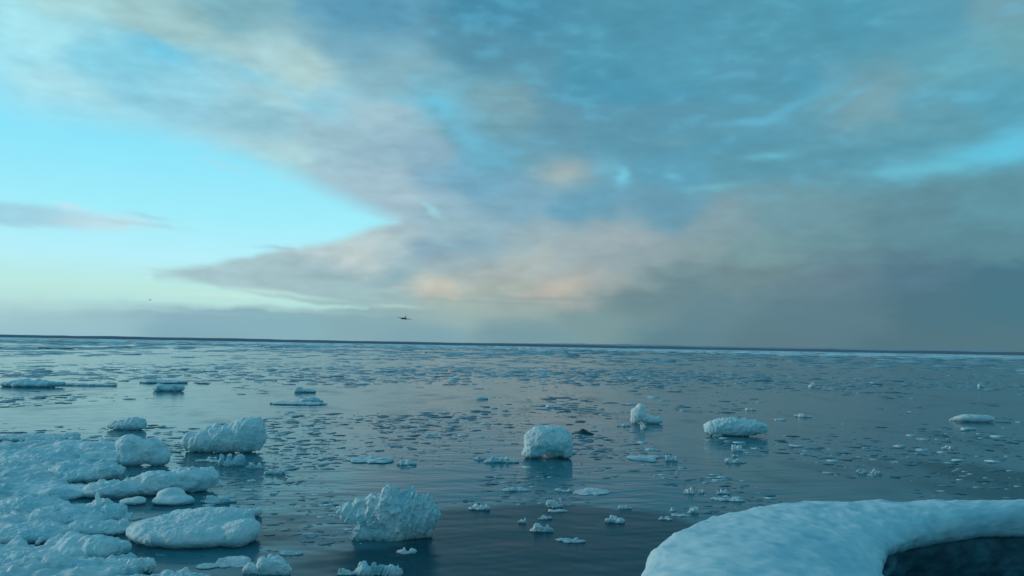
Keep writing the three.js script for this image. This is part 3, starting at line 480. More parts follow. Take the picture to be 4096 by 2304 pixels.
ice('ice_block', 'ice block', 'lumpy ice heap cut by the bottom edge, right of the splintered heap', [-5.402, -13.849], [[0, 0.06, -0.261, 0.379, 0.097, 0.261], [-0.34, 0.057, -0.322, 0.081, 0.039, 0.111], [-0.243, 0.096, -0.352, 0.108, 0.085, 0.114], [-0.146, 0.056, -0.239, 0.101, 0.038, 0.151], [-0.049, 0.089, -0.34, 0.106, 0.076, 0.081], [0.049, 0.108, -0.361, 0.101, 0.098, 0.073], [0.146, 0.086, -0.259, 0.136, 0.073, 0.125], [0.243, 0.086, -0.284, 0.101, 0.073, 0.068], [0.34, 0.058, -0.399, 0.141, 0.041, 0.093]], { blend: 0.0322, cell: 0.0096, seed: 43, snow: .4, dirt: .25, lump: [0.0148, 7.77], crag: [0.0266, 10.878], grain: [0.0097, 37.295] });
ice('ice_block', 'ice block', 'low crumbly ice heap in front of the splintered heap at the bottom edge', [-6.059, -13.808], [[0, 0.048, -0.215, 0.347, 0.078, 0.215], [-0.311, 0.064, -0.226, 0.131, 0.053, 0.067], [-0.222, 0.055, -0.093, 0.072, 0.042, 0.052], [-0.133, 0.052, -0.218, 0.141, 0.038, 0.111], [-0.044, 0.063, -0.19, 0.118, 0.051, 0.08], [0.044, 0.047, -0.303, 0.112, 0.033, 0.061], [0.133, 0.047, -0.11, 0.139, 0.033, 0.061], [0.222, 0.075, -0.336, 0.066, 0.065, 0.085], [0.311, 0.068, -0.322, 0.078, 0.057, 0.074]], { blend: 0.0321, cell: 0.009, seed: 44, snow: .4, dirt: .25, lump: [0.0125, 7.793], crag: [0.0225, 10.91], grain: [0.0096, 37.407] });
ice('ice_shard', 'ice shard', 'small upright tooth of ice on the crest of the snowy hummock', [-9.059, -18.229], [[0, 0.494, -0.511, 0.043, 0.145, 0.051], [0.017, 0.358, -0.511, 0.077, 0.136, 0.077]], { blend: 0.0426, crag: [0.017, 14.098], cell: 0.0102, seed: 45, snow: 0.8, dirt: 0, base: 0.15 });
ice('ice_block', 'ice block', 'blue ice hummock at the left edge far out on the pale water', [-38.808, -66.909], [[0, 0.181, -0.948, 2.085, 0.292, 0.948], [-1.828, 0.209, -0.95, 0.456, 0.161, 0.539], [-1.219, 0.207, -1.007, 0.818, 0.159, 0.378], [-0.609, 0.345, -1.211, 0.639, 0.318, 0.466], [0, 0.273, -0.789, 0.851, 0.236, 0.381], [0.609, 0.348, -1.349, 0.393, 0.322, 0.325], [1.219, 0.253, -1.306, 0.463, 0.212, 0.461], [1.828, 0.232, -1.273, 0.818, 0.188, 0.516]], { blend: 0.158, cell: 0.0527, seed: 51, snow: .4, dirt: .25, lump: [0.0506, 1.583], crag: [0.091, 2.216], grain: [0.0474, 7.596] });
ice('ice_block', 'ice block', 'thin flat bank of ice stretching right from the far blue hummock', [-35.822, -70.657], [[0, 0.043, -0.667, 2.202, 0.07, 0.667], [-1.971, 0.083, -0.311, 0.764, 0.077, 0.289], [-1.408, 0.082, -0.593, 0.861, 0.075, 0.203], [-0.845, 0.084, -0.598, 0.492, 0.078, 0.253], [-0.282, 0.068, -0.294, 0.594, 0.059, 0.163], [0.282, 0.042, -0.403, 0.516, 0.03, 0.233], [0.845, 0.074, -0.6, 0.83, 0.067, 0.4], [1.408, 0.08, -1.026, 0.689, 0.073, 0.339], [1.971, 0.079, -0.702, 0.472, 0.072, 0.299]], { blend: 0.1669, cell: 0.0556, seed: 52, snow: .6, dirt: .25, crag: [0.04, 1.498], grain: [0.0267, 4.495] });
ice('ice_block', 'ice block', 'small ice hummock far out, right of the thin flat bank', [-26.757, -65.049], [[0, 0.16, -0.768, 1.135, 0.258, 0.768], [-1.016, 0.247, -1.127, 0.324, 0.214, 0.403], [-0.726, 0.3, -0.787, 0.396, 0.275, 0.408], [-0.435, 0.287, -0.341, 0.25, 0.26, 0.49], [-0.145, 0.268, -0.548, 0.398, 0.239, 0.236], [0.145, 0.204, -0.713, 0.265, 0.165, 0.227], [0.435, 0.229, -0.903, 0.288, 0.193, 0.387], [0.726, 0.307, -0.358, 0.278, 0.284, 0.212], [1.016, 0.257, -0.687, 0.32, 0.226, 0.26]], { blend: 0.1536, cell: 0.043, seed: 53, snow: .4, dirt: .25, lump: [0.0461, 1.628], crag: [0.0829, 2.279], grain: [0.0461, 7.815] });
ice('ice_block', 'ice block', 'ice knob behind the flat raft far out left of the middle', [-16.297, -66.73], [[0, 0.107, -0.473, 0.776, 0.172, 0.473], [-0.695, 0.197, -0.267, 0.239, 0.181, 0.205], [-0.496, 0.202, -0.405, 0.22, 0.186, 0.223], [-0.298, 0.139, -0.706, 0.296, 0.113, 0.25], [-0.099, 0.102, -0.75, 0.238, 0.071, 0.226], [0.099, 0.156, -0.482, 0.305, 0.133, 0.165], [0.298, 0.112, -0.756, 0.187, 0.082, 0.166], [0.496, 0.145, -0.698, 0.208, 0.12, 0.116], [0.695, 0.126, -0.319, 0.145, 0.098, 0.282]], { blend: 0.1575, cell: 0.0441, seed: 54, snow: .6, dirt: .25, lump: [0.0362, 1.587], crag: [0.0652, 2.222], grain: [0.0473, 7.617] });
ice('ice_raft', 'ice floe', 'flat ice raft with a raised right end, far out left of the middle', [-13.757, -53.546], [[0, 0.046, -0.631, 1.667, 0.074, 0.631], [-1.492, 0.046, -0.973, 0.36, 0.033, 0.338], [-1.066, 0.082, -0.819, 0.417, 0.074, 0.24], [-0.639, 0.076, -0.984, 0.554, 0.067, 0.288], [-0.213, 0.06, -0.56, 0.576, 0.049, 0.26], [0.213, 0.067, -0.731, 0.543, 0.057, 0.162], [0.639, 0.053, -0.787, 0.519, 0.04, 0.363], [1.066, 0.044, -0.428, 0.493, 0.03, 0.34], [1.492, 0.051, -0.832, 0.459, 0.038, 0.229]], { blend: 0.1263, cell: 0.0421, seed: 55, snow: .4, dirt: .25, crag: [0.0333, 1.98], grain: [0.0202, 5.939] });
ice('ice_block', 'ice block', 'raised white lump on the right end of the far flat raft', [-13.299, -55.515], [[0, 0.116, -0.393, 0.807, 0.187, 0.393], [-0.722, 0.221, -0.421, 0.234, 0.204, 0.177], [-0.516, 0.197, -0.623, 0.224, 0.176, 0.131], [-0.309, 0.15, -0.189, 0.265, 0.122, 0.25], [-0.103, 0.13, -0.515, 0.185, 0.098, 0.24], [0.103, 0.172, -0.338, 0.152, 0.147, 0.119], [0.309, 0.213, -0.245, 0.259, 0.195, 0.182], [0.516, 0.158, -0.494, 0.17, 0.131, 0.2], [0.722, 0.112, -0.258, 0.27, 0.078, 0.124]], { blend: 0.131, cell: 0.0367, seed: 56, snow: .4, dirt: .25, lump: [0.0354, 1.909], crag: [0.0636, 2.673], grain: [0.0393, 9.163] });
ice('ice_floe', 'ice floe', 'pale flat ice floe behind the small far hummock', [-32.138, -76.556], [[0, 0.075, -1.628, 1.91, 0.122, 1.628], [-1.709, 0.071, -1.803, 0.356, 0.049, 0.725], [-1.221, 0.144, -1.218, 0.77, 0.133, 0.805], [-0.732, 0.137, -0.689, 0.666, 0.125, 0.727], [-0.244, 0.115, -1.389, 0.771, 0.1, 0.817], [0.244, 0.125, -1.985, 0.584, 0.111, 0.92], [0.732, 0.116, -1.755, 0.408, 0.101, 0.753], [1.221, 0.08, -1.796, 0.532, 0.059, 0.887], [1.709, 0.114, -1.364, 0.572, 0.098, 0.534]], { blend: 0.1808, cell: 0.0506, seed: 57, snow: .5, dirt: .25, crag: [0.0499, 1.382], grain: [0.0289, 4.147] });
ice('ice_chunk', 'ice chunk', 'white chunk of ice peaked at its right end, cut by the bottom edge', [-2.258, -14.707], [[-0.242, 0.045, -0.147, 0.129, 0.09, 0.12], [-0.122, 0.038, -0.149, 0.112, 0.077, 0.114], [0.036, 0.05, -0.151, 0.142, 0.099, 0.068], [0.142, 0.02, -0.327, 0.131, 0.04, 0.147], [0.253, 0.052, -0.108, 0.174, 0.104, 0.079], [-0.049, 0.105, -0.123, 0.038, 0.08, 0.049], [-0.259, 0.105, -0.173, 0.066, 0.08, 0.071], [-0.041, 0.105, -0.119, 0.048, 0.08, 0.038], [0, 0.015, -0.196, 0.256, 0.042, 0.149]], { blend: 0.023, cell: 0.0102, seed: 61, snow: .5, dirt: .25, spike: [0.0307, 13.153, 0.5], crag: [0.0323, 3.654], grain: [0.0089, 29.23] });
ice('ice_chunk', 'ice chunk', 'cluster of ice crumbs left of the peaked chunk at the bottom edge', [-2.756, -14.7], [[-0.109, 0.016, -0.067, 0.078, 0.032, 0.075], [-0.072, 0.012, -0.173, 0.11, 0.024, 0.038], [-0.018, 0.021, -0.146, 0.071, 0.042, 0.059], [0.049, 0.009, -0.112, 0.084, 0.018, 0.061], [0.151, 0.018, -0.1, 0.108, 0.036, 0.045], [-0.06, 0.053, -0.098, 0.032, 0.04, 0.025], [-0.094, 0.053, -0.13, 0.03, 0.04, 0.03], [-0.14, 0.053, -0.079, 0.021, 0.04, 0.026], [0, 0.008, -0.105, 0.138, 0.021, 0.08]], { blend: 0.0171, cell: 0.0075, seed: 62, snow: .6, dirt: .25, lump: [0.0082, 7.311], crag: [0.0189, 6.789], grain: [0.0103, 35.094] });
ice('ice_chunk', 'ice chunk', 'wrinkled white ice chunk at the bottom edge, higher at its right end', [-4.192, -14.607], [[-0.273, 0.056, -0.212, 0.113, 0.112, 0.139], [-0.177, 0.028, -0.256, 0.209, 0.056, 0.124], [-0.028, 0.086, -0.165, 0.137, 0.172, 0.131], [0.181, 0.089, -0.282, 0.131, 0.179, 0.124], [0.261, 0.075, -0.128, 0.216, 0.149, 0.064], [-0.094, 0.164, -0.18, 0.077, 0.126, 0.044], [0.046, 0.164, -0.313, 0.064, 0.126, 0.076], [-0.062, 0.164, -0.203, 0.054, 0.126, 0.054], [0, 0.024, -0.217, 0.284, 0.066, 0.165]], { blend: 0.0359, cell: 0.0113, seed: 63, snow: .6, dirt: .25, lump: [0.0183, 7.359], crag: [0.0473, 3.299], grain: [0.0102, 35.322] });
ice('ice_floe', 'ice floe', 'flat pale ice floe just above the wrinkled chunk near the bottom', [-4.1, -16.027], [[-0.174, 0.01, -0.222, 0.067, 0.02, 0.105], [-0.073, 0.011, -0.081, 0.133, 0.023, 0.083], [-0.023, 0.012, -0.183, 0.073, 0.024, 0.085], [0.054, 0.003, -0.051, 0.114, 0.007, 0.054], [0.153, 0.012, -0.12, 0.083, 0.023, 0.089], [0.019, 0.041, -0.12, 0.033, 0.013, 0.035], [-0.005, 0.041, -0.095, 0.025, 0.013, 0.037], [-0.109, 0.041, -0.078, 0.033, 0.013, 0.042], [0, 0.006, -0.14, 0.183, 0.016, 0.106]], { blend: 0.0187, cell: 0.0082, seed: 64, snow: .5, dirt: .25, crag: [0.0164, 5.12], grain: [0.006, 20.085] });
ice('ice_chunk', 'ice chunk', 'small thin ice chunk below the largest iceberg', [-1.927, -16.273], [[-0.128, 0.017, -0.092, 0.078, 0.034, 0.055], [-0.069, 0.023, -0.04, 0.08, 0.046, 0.041], [0.007, 0.012, -0.046, 0.078, 0.025, 0.069], [0.076, 0.014, -0.079, 0.081, 0.028, 0.046], [0.111, 0.027, -0.086, 0.075, 0.055, 0.062], [0.071, 0.05, -0.128, 0.024, 0.038, 0.036], [0.072, 0.05, -0.077, 0.021, 0.038, 0.026], [-0.065, 0.05, -0.138, 0.018, 0.038, 0.033], [0, 0.007, -0.1, 0.131, 0.02, 0.076]], { blend: 0.019, cell: 0.0083, seed: 65, snow: .5, dirt: .25, lump: [0.0083, 6.592], crag: [0.0188, 7.141], grain: [0.0114, 31.642] });
ice('ice_chunk', 'ice chunk', 'white boomerang-shaped ice chunk right of the largest iceberg', [-0.705, -20.634], [[-0.191, 0.016, -0.123, 0.083, 0.032, 0.092], [-0.078, 0.036, -0.132, 0.099, 0.073, 0.045], [0.017, 0.02, -0.071, 0.119, 0.04, 0.066], [0.082, 0.031, -0.222, 0.091, 0.062, 0.093], [0.177, 0.035, -0.078, 0.087, 0.07, 0.068], [-0.07, 0.074, -0.105, 0.029, 0.057, 0.046], [0.17, 0.074, -0.183, 0.043, 0.057, 0.034], [-0.069, 0.074, -0.12, 0.025, 0.057, 0.027], [0, 0.011, -0.133, 0.174, 0.03, 0.101]], { blend: 0.0241, cell: 0.0106, seed: 66, snow: .6, dirt: .25, lump: [0.0116, 5.18], crag: [0.0266, 5.387], grain: [0.0145, 24.864] });
ice('ice_chunk', 'ice chunk', 'pale round ice lump in the dark water, second below the round iceberg', [1.184, -21.107], [[-0.132, 0.059, -0.096, 0.094, 0.119, 0.053], [-0.052, 0.036, -0.039, 0.053, 0.072, 0.032], [-0.003, 0.019, -0.079, 0.065, 0.038, 0.076], [0.036, 0.055, -0.144, 0.052, 0.11, 0.038], [0.109, 0.03, -0.149, 0.087, 0.059, 0.064], [0.123, 0.12, -0.097, 0.017, 0.091, 0.023], [-0.016, 0.12, -0.142, 0.017, 0.091, 0.031], [-0.038, 0.12, -0.057, 0.027, 0.091, 0.031], [0, 0.017, -0.109, 0.121, 0.048, 0.083]], { blend: 0.0261, cell: 0.0109, seed: 67, snow: .7, dirt: .25, lump: [0.0158, 5.062], crag: [0.0383, 7.742], grain: [0.0148, 24.299] });
ice('ice_chunk', 'ice chunk', 'thin white ice sliver in front of the pale round lump', [1.174, -20.559], [[-0.143, 0.011, -0.199, 0.068, 0.023, 0.071], [-0.082, 0.007, -0.097, 0.132, 0.014, 0.058], [0.003, 0.01, -0.046, 0.114, 0.02, 0.042], [0.069, 0.006, -0.073, 0.074, 0.011, 0.068], [0.152, 0.009, -0.163, 0.126, 0.017, 0.095], [0.031, 0.037, -0.143, 0.037, 0.011, 0.031], [0.098, 0.037, -0.079, 0.045, 0.011, 0.034], [0.087, 0.037, -0.151, 0.025, 0.011, 0.033], [0, 0.005, -0.127, 0.166, 0.015, 0.096]], { blend: 0.024, cell: 0.0106, seed: 68, snow: .6, dirt: .25, crag: [0.0171, 5.632], grain: [0.0077, 15.597] });
ice('ice_chunk', 'ice chunk', 'curled white ice chunk in the dark lead at lower centre', [0.727, -18.323], [[-0.152, 0.014, -0.151, 0.087, 0.029, 0.095], [-0.064, 0.05, -0.192, 0.106, 0.099, 0.089], [-0.011, 0.04, -0.116, 0.092, 0.08, 0.063], [0.06, 0.027, -0.168, 0.113, 0.055, 0.085], [0.177, 0.027, -0.111, 0.11, 0.053, 0.041], [0.134, 0.094, -0.161, 0.033, 0.072, 0.025], [-0.146, 0.094, -0.07, 0.03, 0.072, 0.03], [-0.126, 0.094, -0.129, 0.043, 0.072, 0.041], [0, 0.014, -0.132, 0.173, 0.038, 0.1]], { blend: 0.0214, cell: 0.0094, seed: 69, snow: .7, dirt: .25, lump: [0.0128, 5.843], crag: [0.0308, 5.426], grain: [0.0128, 28.048] });
ice('ice_chunk', 'ice chunk', 'tiny ice crumb left of the curled chunk', [0.338, -19.261], [[-0.052, 0.02, -0.027, 0.052, 0.041, 0.019], [-0.027, 0.026, -0.047, 0.034, 0.052, 0.025], [-0.01, 0.011, -0.075, 0.036, 0.023, 0.018], [0.02, 0.021, -0.018, 0.036, 0.043, 0.035], [0.053, 0.03, -0.079, 0.027, 0.06, 0.039], [-0.037, 0.059, -0.07, 0.016, 0.045, 0.014], [0.034, 0.059, -0.069, 0.016, 0.045, 0.012], [0.062, 0.059, -0.061, 0.012, 0.045, 0.01], [0, 0.009, -0.054, 0.065, 0.024, 0.041]], { blend: 0.0225, cell: 0.0099, seed: 70, snow: .5, dirt: .25, lump: [0.0099, 5.555], crag: [0.0223, 14.442], grain: [0.0135, 26.662] });
ice('ice_floe', 'ice floe', 'flat floe carrying one small knob, lowest in the dark lead', [1.328, -17.423], [[-0.194, 0.007, -0.247, 0.14, 0.015, 0.112], [-0.107, 0.005, -0.084, 0.072, 0.01, 0.09], [-0.009, 0.015, -0.116, 0.084, 0.03, 0.066], [0.059, 0.007, -0.075, 0.146, 0.015, 0.072], [0.213, 0.017, -0.096, 0.082, 0.033, 0.059], [0.095, 0.054, -0.149, 0.035, 0.016, 0.027], [-0.06, 0.054, -0.132, 0.029, 0.016, 0.034], [-0.082, 0.054, -0.135, 0.04, 0.016, 0.042], [0, 0.008, -0.148, 0.193, 0.021, 0.112]], { blend: 0.0203, cell: 0.0089, seed: 71, snow: .6, dirt: .25, crag: [0.0202, 4.846], grain: [0.0065, 18.451] });
ice('ice_chunk', 'ice chunk', 'white ice chunk in the middle of the dark lead, nearest the snowy ledge tip', [2.494, -19.443], [[-0.165, 0.035, -0.09, 0.091, 0.07, 0.053], [-0.058, 0.038, -0.192, 0.101, 0.075, 0.051], [-0.006, 0.036, -0.07, 0.108, 0.072, 0.057], [0.086, 0.022, -0.037, 0.082, 0.044, 0.046], [0.134, 0.025, -0.137, 0.078, 0.051, 0.06], [-0.099, 0.08, -0.166, 0.04, 0.061, 0.033], [-0.109, 0.08, -0.167, 0.025, 0.061, 0.022], [-0.026, 0.08, -0.101, 0.039, 0.061, 0.024], [0, 0.012, -0.115, 0.15, 0.032, 0.087]], { blend: 0.0227, cell: 0.01, seed: 72, snow: .5, dirt: .25, lump: [0.0118, 5.502], crag: [0.0276, 6.22], grain: [0.0136, 26.409] });
ice('ice_chunk', 'ice chunk', 'small flat ice chunk above the one in the middle of the dark lead', [2.903, -21.112], [[-0.109, 0.02, -0.077, 0.066, 0.04, 0.042], [-0.05, 0.008, -0.054, 0.076, 0.017, 0.024], [-0.006, 0.019, -0.074, 0.079, 0.038, 0.059], [0.053, 0.015, -0.122, 0.061, 0.03, 0.054], [0.115, 0.015, -0.049, 0.077, 0.03, 0.033], [-0.05, 0.049, -0.045, 0.026, 0.037, 0.018], [-0.073, 0.049, -0.091, 0.016, 0.037, 0.026], [-0.093, 0.049, -0.12, 0.017, 0.037, 0.017], [0, 0.007, -0.082, 0.107, 0.02, 0.062]], { blend: 0.0247, cell: 0.0109, seed: 73, snow: .6, dirt: .25, lump: [0.0094, 5.061], crag: [0.0204, 8.773], grain: [0.0148, 24.293] });
ice('ice_chunk', 'ice chunk', 'white ice knob just above the snowy ledge, beside the left edge of its crest', [4.516, -20.713], [[-0.086, 0.018, -0.037, 0.052, 0.036, 0.056], [-0.033, 0.029, -0.075, 0.081, 0.058, 0.039], [-0.007, 0.018, -0.082, 0.044, 0.036, 0.054], [0.047, 0.045, -0.054, 0.084, 0.089, 0.056], [0.08, 0.045, -0.128, 0.064, 0.091, 0.051], [0.047, 0.08, -0.067, 0.015, 0.061, 0.025], [0.099, 0.08, -0.048, 0.025, 0.061, 0.022], [-0.023, 0.08, -0.096, 0.023, 0.061, 0.026], [0, 0.012, -0.08, 0.105, 0.032, 0.061]], { blend: 0.0242, cell: 0.0107, seed: 74, snow: .6, dirt: .25, lump: [0.0121, 5.16], crag: [0.0281, 8.944], grain: [0.0145, 24.768] });
ice('ice_chunk', 'ice chunk', 'little round ice crumb left of the knob above the ledge', [4.081, -20.968], [[-0.044, 0.01, -0.061, 0.03, 0.021, 0.027], [-0.022, 0.023, -0.056, 0.024, 0.045, 0.031], [-0.003, 0.007, -0.044, 0.034, 0.015, 0.02], [0.024, 0.009, -0.074, 0.028, 0.018, 0.022], [0.046, 0.014, -0.032, 0.036, 0.028, 0.016], [-0.004, 0.049, -0.036, 0.01, 0.037, 0.007], [-0.043, 0.049, -0.036, 0.007, 0.037, 0.012], [-0.036, 0.049, -0.036, 0.01, 0.037, 0.007], [0, 0.007, -0.044, 0.046, 0.019, 0.034]], { blend: 0.0245, cell: 0.0108, seed: 75, snow: .6, dirt: .25, lump: [0.0093, 5.096], crag: [0.0202, 20.385], grain: [0.0147, 24.463] });
ice('ice_chunk', 'ice chunk', 'pale thin ice sliver left of the ledge, below the round crumb', [3.706, -19.897], [[-0.113, 0.008, -0.062, 0.062, 0.016, 0.034], [-0.062, 0.013, -0.036, 0.084, 0.026, 0.034], [0.012, 0.007, -0.098, 0.072, 0.013, 0.065], [0.064, 0.009, -0.034, 0.073, 0.018, 0.041], [0.091, 0.011, -0.037, 0.077, 0.023, 0.053], [-0.094, 0.046, -0.107, 0.017, 0.014, 0.016], [0.072, 0.046, -0.122, 0.024, 0.014, 0.031], [0.024, 0.046, -0.12, 0.023, 0.014, 0.023], [0, 0.007, -0.087, 0.114, 0.018, 0.066]], { blend: 0.0233, cell: 0.0102, seed: 76, snow: .5, dirt: .25, crag: [0.0192, 8.22], grain: [0.0074, 16.124] });
ice('ice_chunk', 'ice chunk', 'faint flat piece of ice lying between the crumb and the knob', [4.151, -20.301], [[-0.143, 0.003, -0.19, 0.07, 0.006, 0.066], [-0.077, 0.004, -0.154, 0.1, 0.007, 0.09], [-0.029, 0.004, -0.188, 0.1, 0.009, 0.089], [0.062, 0.003, -0.181, 0.102, 0.006, 0.049], [0.143, 0.002, -0.142, 0.095, 0.004, 0.081], [-0.151, 0.026, -0.175, 0.047, 0.008, 0.041], [0.087, 0.026, -0.176, 0.026, 0.008, 0.035], [-0.15, 0.026, -0.167, 0.037, 0.008, 0.026], [0, 0.004, -0.131, 0.171, 0.01, 0.099]], { blend: 0.0237, cell: 0.0104, seed: 77, snow: .6, dirt: .25, crag: [0.0142, 5.477], grain: [0.0076, 15.799] });
ice('ice_floe', 'ice floe', 'flat pale ice floe with a raised back edge, above the left half of the ledge', [5.806, -22.4], [[-0.258, 0.012, -0.313, 0.147, 0.025, 0.115], [-0.197, 0.013, -0.327, 0.138, 0.026, 0.145], [-0.013, 0.019, -0.149, 0.136, 0.038, 0.114], [0.199, 0.017, -0.129, 0.216, 0.034, 0.164], [0.278, 0.008, -0.119, 0.152, 0.015, 0.134], [0.241, 0.081, -0.179, 0.083, 0.025, 0.05], [0, 0.081, -0.295, 0.082, 0.025, 0.082], [0.293, 0.081, -0.138, 0.08, 0.025, 0.043], [0, 0.012, -0.237, 0.31, 0.032, 0.18]], { blend: 0.0262, cell: 0.0123, seed: 78, snow: .6, dirt: .25, crag: [0.029, 3.023], grain: [0.0084, 14.3] });
ice('ice_chunk', 'ice chunk', 'blocky ice piece on the back of the pale floe above the ledge', [6.01, -23.485], [[-0.144, 0.016, -0.066, 0.09, 0.031, 0.036], [-0.071, 0.024, -0.102, 0.067, 0.049, 0.049], [0.016, 0.029, -0.086, 0.064, 0.058, 0.073], [0.042, 0.043, -0.137, 0.076, 0.086, 0.033], [0.106, 0.012, -0.058, 0.065, 0.024, 0.04], [0.056, 0.079, -0.099, 0.022, 0.06, 0.019], [0.045, 0.079, -0.108, 0.036, 0.06, 0.021], [-0.082, 0.079, -0.148, 0.024, 0.06, 0.036], [0, 0.011, -0.103, 0.135, 0.031, 0.078]], { blend: 0.0275, cell: 0.0121, seed: 79, snow: .5, dirt: .25, lump: [0.0127, 4.544], crag: [0.0288, 6.949], grain: [0.0165, 21.809] });
ice('ice_chunk', 'ice chunk', 'small ice lump in the dark slush patch above the ledge, left one of two', [5.023, -23.448], [[-0.089, 0.036, -0.126, 0.046, 0.072, 0.041], [-0.045, 0.036, -0.13, 0.067, 0.072, 0.056], [-0.014, 0.027, -0.084, 0.037, 0.055, 0.044], [0.055, 0.027, -0.042, 0.069, 0.054, 0.029], [0.075, 0.013, -0.025, 0.032, 0.025, 0.041], [-0.037, 0.085, -0.067, 0.019, 0.065, 0.016], [0.044, 0.085, -0.057, 0.018, 0.065, 0.017], [0.044, 0.085, -0.073, 0.015, 0.065, 0.023], [0, 0.012, -0.077, 0.087, 0.034, 0.058]], { blend: 0.0275, cell: 0.0121, seed: 80, snow: .7, dirt: .25, lump: [0.0132, 4.551], crag: [0.0303, 10.757], grain: [0.0165, 21.844] });
ice('ice_chunk', 'ice chunk', 'smaller round ice lump in the dark slush patch, right one of two', [5.389, -23.61], [[-0.049, 0.024, -0.046, 0.038, 0.048, 0.02], [-0.025, 0.03, -0.087, 0.025, 0.06, 0.025], [-0.004, 0.01, -0.056, 0.026, 0.019, 0.031], [0.033, 0.035, -0.042, 0.028, 0.069, 0.039], [0.044, 0.017, -0.051, 0.032, 0.034, 0.041], [0.025, 0.061, -0.074, 0.01, 0.046, 0.01], [0.04, 0.061, -0.06, 0.012, 0.046, 0.008], [-0.047, 0.061, -0.051, 0.009, 0.046, 0.009], [0, 0.009, -0.055, 0.052, 0.024, 0.042]], { blend: 0.0277, cell: 0.0122, seed: 81, snow: .5, dirt: .25, lump: [0.0111, 4.519], crag: [0.0243, 18.077], grain: [0.0166, 21.693] });
ice('ice_chunk', 'ice chunk', 'two-lobed thin white ice piece in the reflection of the round iceberg', [1.548, -23.408], [[-0.161, 0.02, -0.19, 0.108, 0.039, 0.076], [-0.061, 0.014, -0.104, 0.093, 0.029, 0.038], [-0.01, 0.014, -0.048, 0.076, 0.028, 0.051], [0.07, 0.011, -0.035, 0.078, 0.021, 0.049], [0.144, 0.021, -0.105, 0.08, 0.041, 0.068], [0.127, 0.048, -0.133, 0.021, 0.037, 0.027], [0.145, 0.048, -0.168, 0.027, 0.037, 0.025], [-0.155, 0.048, -0.071, 0.022, 0.037, 0.041], [0, 0.007, -0.115, 0.15, 0.019, 0.087]], { blend: 0.0274, cell: 0.0121, seed: 82, snow: .6, dirt: .25, lump: [0.0099, 4.559], crag: [0.0211, 6.238], grain: [0.0165, 21.882] });
ice('ice_floe', 'ice floe', 'greenish thin ice sheet afloat right of the round iceberg reflection', [2.269, -22.928], [[-0.329, 0.007, -0.49, 0.133, 0.013, 0.35], [-0.203, 0.008, -0.222, 0.149, 0.016, 0.251], [0.038, 0.009, -0.922, 0.161, 0.018, 0.292], [0.123, 0.006, -0.803, 0.18, 0.013, 0.328], [0.29, 0.013, -0.553, 0.271, 0.025, 0.334], [-0.129, 0.041, -0.431, 0.092, 0.013, 0.083], [0.093, 0.041, -0.623, 0.093, 0.013, 0.054], [-0.095, 0.041, -0.775, 0.08, 0.013, 0.078], [0, 0.006, -0.591, 0.348, 0.017, 0.449]], { blend: 0.0269, cell: 0.0138, seed: 83, snow: .7, dirt: .25, crag: [0.0191, 2.69], grain: [0.0086, 13.966] });
ice('ice_floe', 'ice floe', 'low white crumbly floe left of the round iceberg', [-0.233, -28.905], [[-0.329, 0.034, -0.089, 0.306, 0.067, 0.126], [-0.221, 0.046, -0.389, 0.241, 0.092, 0.158], [0.035, 0.037, -0.451, 0.261, 0.074, 0.166], [0.129, 0.034, -0.418, 0.163, 0.068, 0.151], [0.385, 0.026, -0.17, 0.209, 0.052, 0.122], [-0.308, 0.112, -0.181, 0.092, 0.086, 0.082], [-0.028, 0.112, -0.154, 0.093, 0.086, 0.105], [0.181, 0.112, -0.286, 0.091, 0.086, 0.086], [0, 0.016, -0.291, 0.381, 0.045, 0.221]], { blend: 0.0339, cell: 0.0151, seed: 84, snow: .5, dirt: .25, lump: [0.017, 3.683], crag: [0.0394, 2.456], grain: [0.0204, 17.68] });
ice('ice_chunk', 'ice chunk', 'short flat ice chunk left of the low crumbly floe', [-1.001, -29.501], [[-0.168, 0.015, -0.191, 0.071, 0.03, 0.061], [-0.06, 0.033, -0.153, 0.096, 0.066, 0.084], [-0.016, 0.029, -0.116, 0.088, 0.057, 0.034], [0.079, 0.024, -0.114, 0.123, 0.047, 0.074], [0.159, 0.019, -0.198, 0.082, 0.039, 0.044], [-0.039, 0.061, -0.079, 0.041, 0.047, 0.037], [-0.09, 0.061, -0.176, 0.032, 0.047, 0.03], [0.128, 0.061, -0.08, 0.028, 0.047, 0.031], [0, 0.009, -0.122, 0.16, 0.024, 0.093]], { blend: 0.0346, cell: 0.0152, seed: 85, snow: .5, dirt: .25, lump: [0.0125, 3.608], crag: [0.0266, 5.864], grain: [0.0208, 17.32] });
ice('ice_floe', 'ice floe', 'hollow-topped ice floe left of centre beyond the ring ripples', [-3.436, -27.935], [[-0.207, 0.024, -0.14, 0.09, 0.048, 0.059], [-0.116, 0.042, -0.271, 0.1, 0.085, 0.13], [-0.035, 0.048, -0.209, 0.172, 0.096, 0.071], [0.078, 0.028, -0.131, 0.098, 0.055, 0.088], [0.214, 0.038, -0.186, 0.135, 0.075, 0.121], [0.096, 0.094, -0.132, 0.063, 0.072, 0.061], [-0.124, 0.094, -0.192, 0.056, 0.072, 0.047], [0.09, 0.094, -0.209, 0.049, 0.072, 0.061], [0, 0.014, -0.188, 0.246, 0.038, 0.143]], { blend: 0.0328, cell: 0.0144, seed: 86, snow: .5, dirt: .25, lump: [0.0151, 3.813], crag: [0.0344, 3.813], grain: [0.0197, 18.3] });
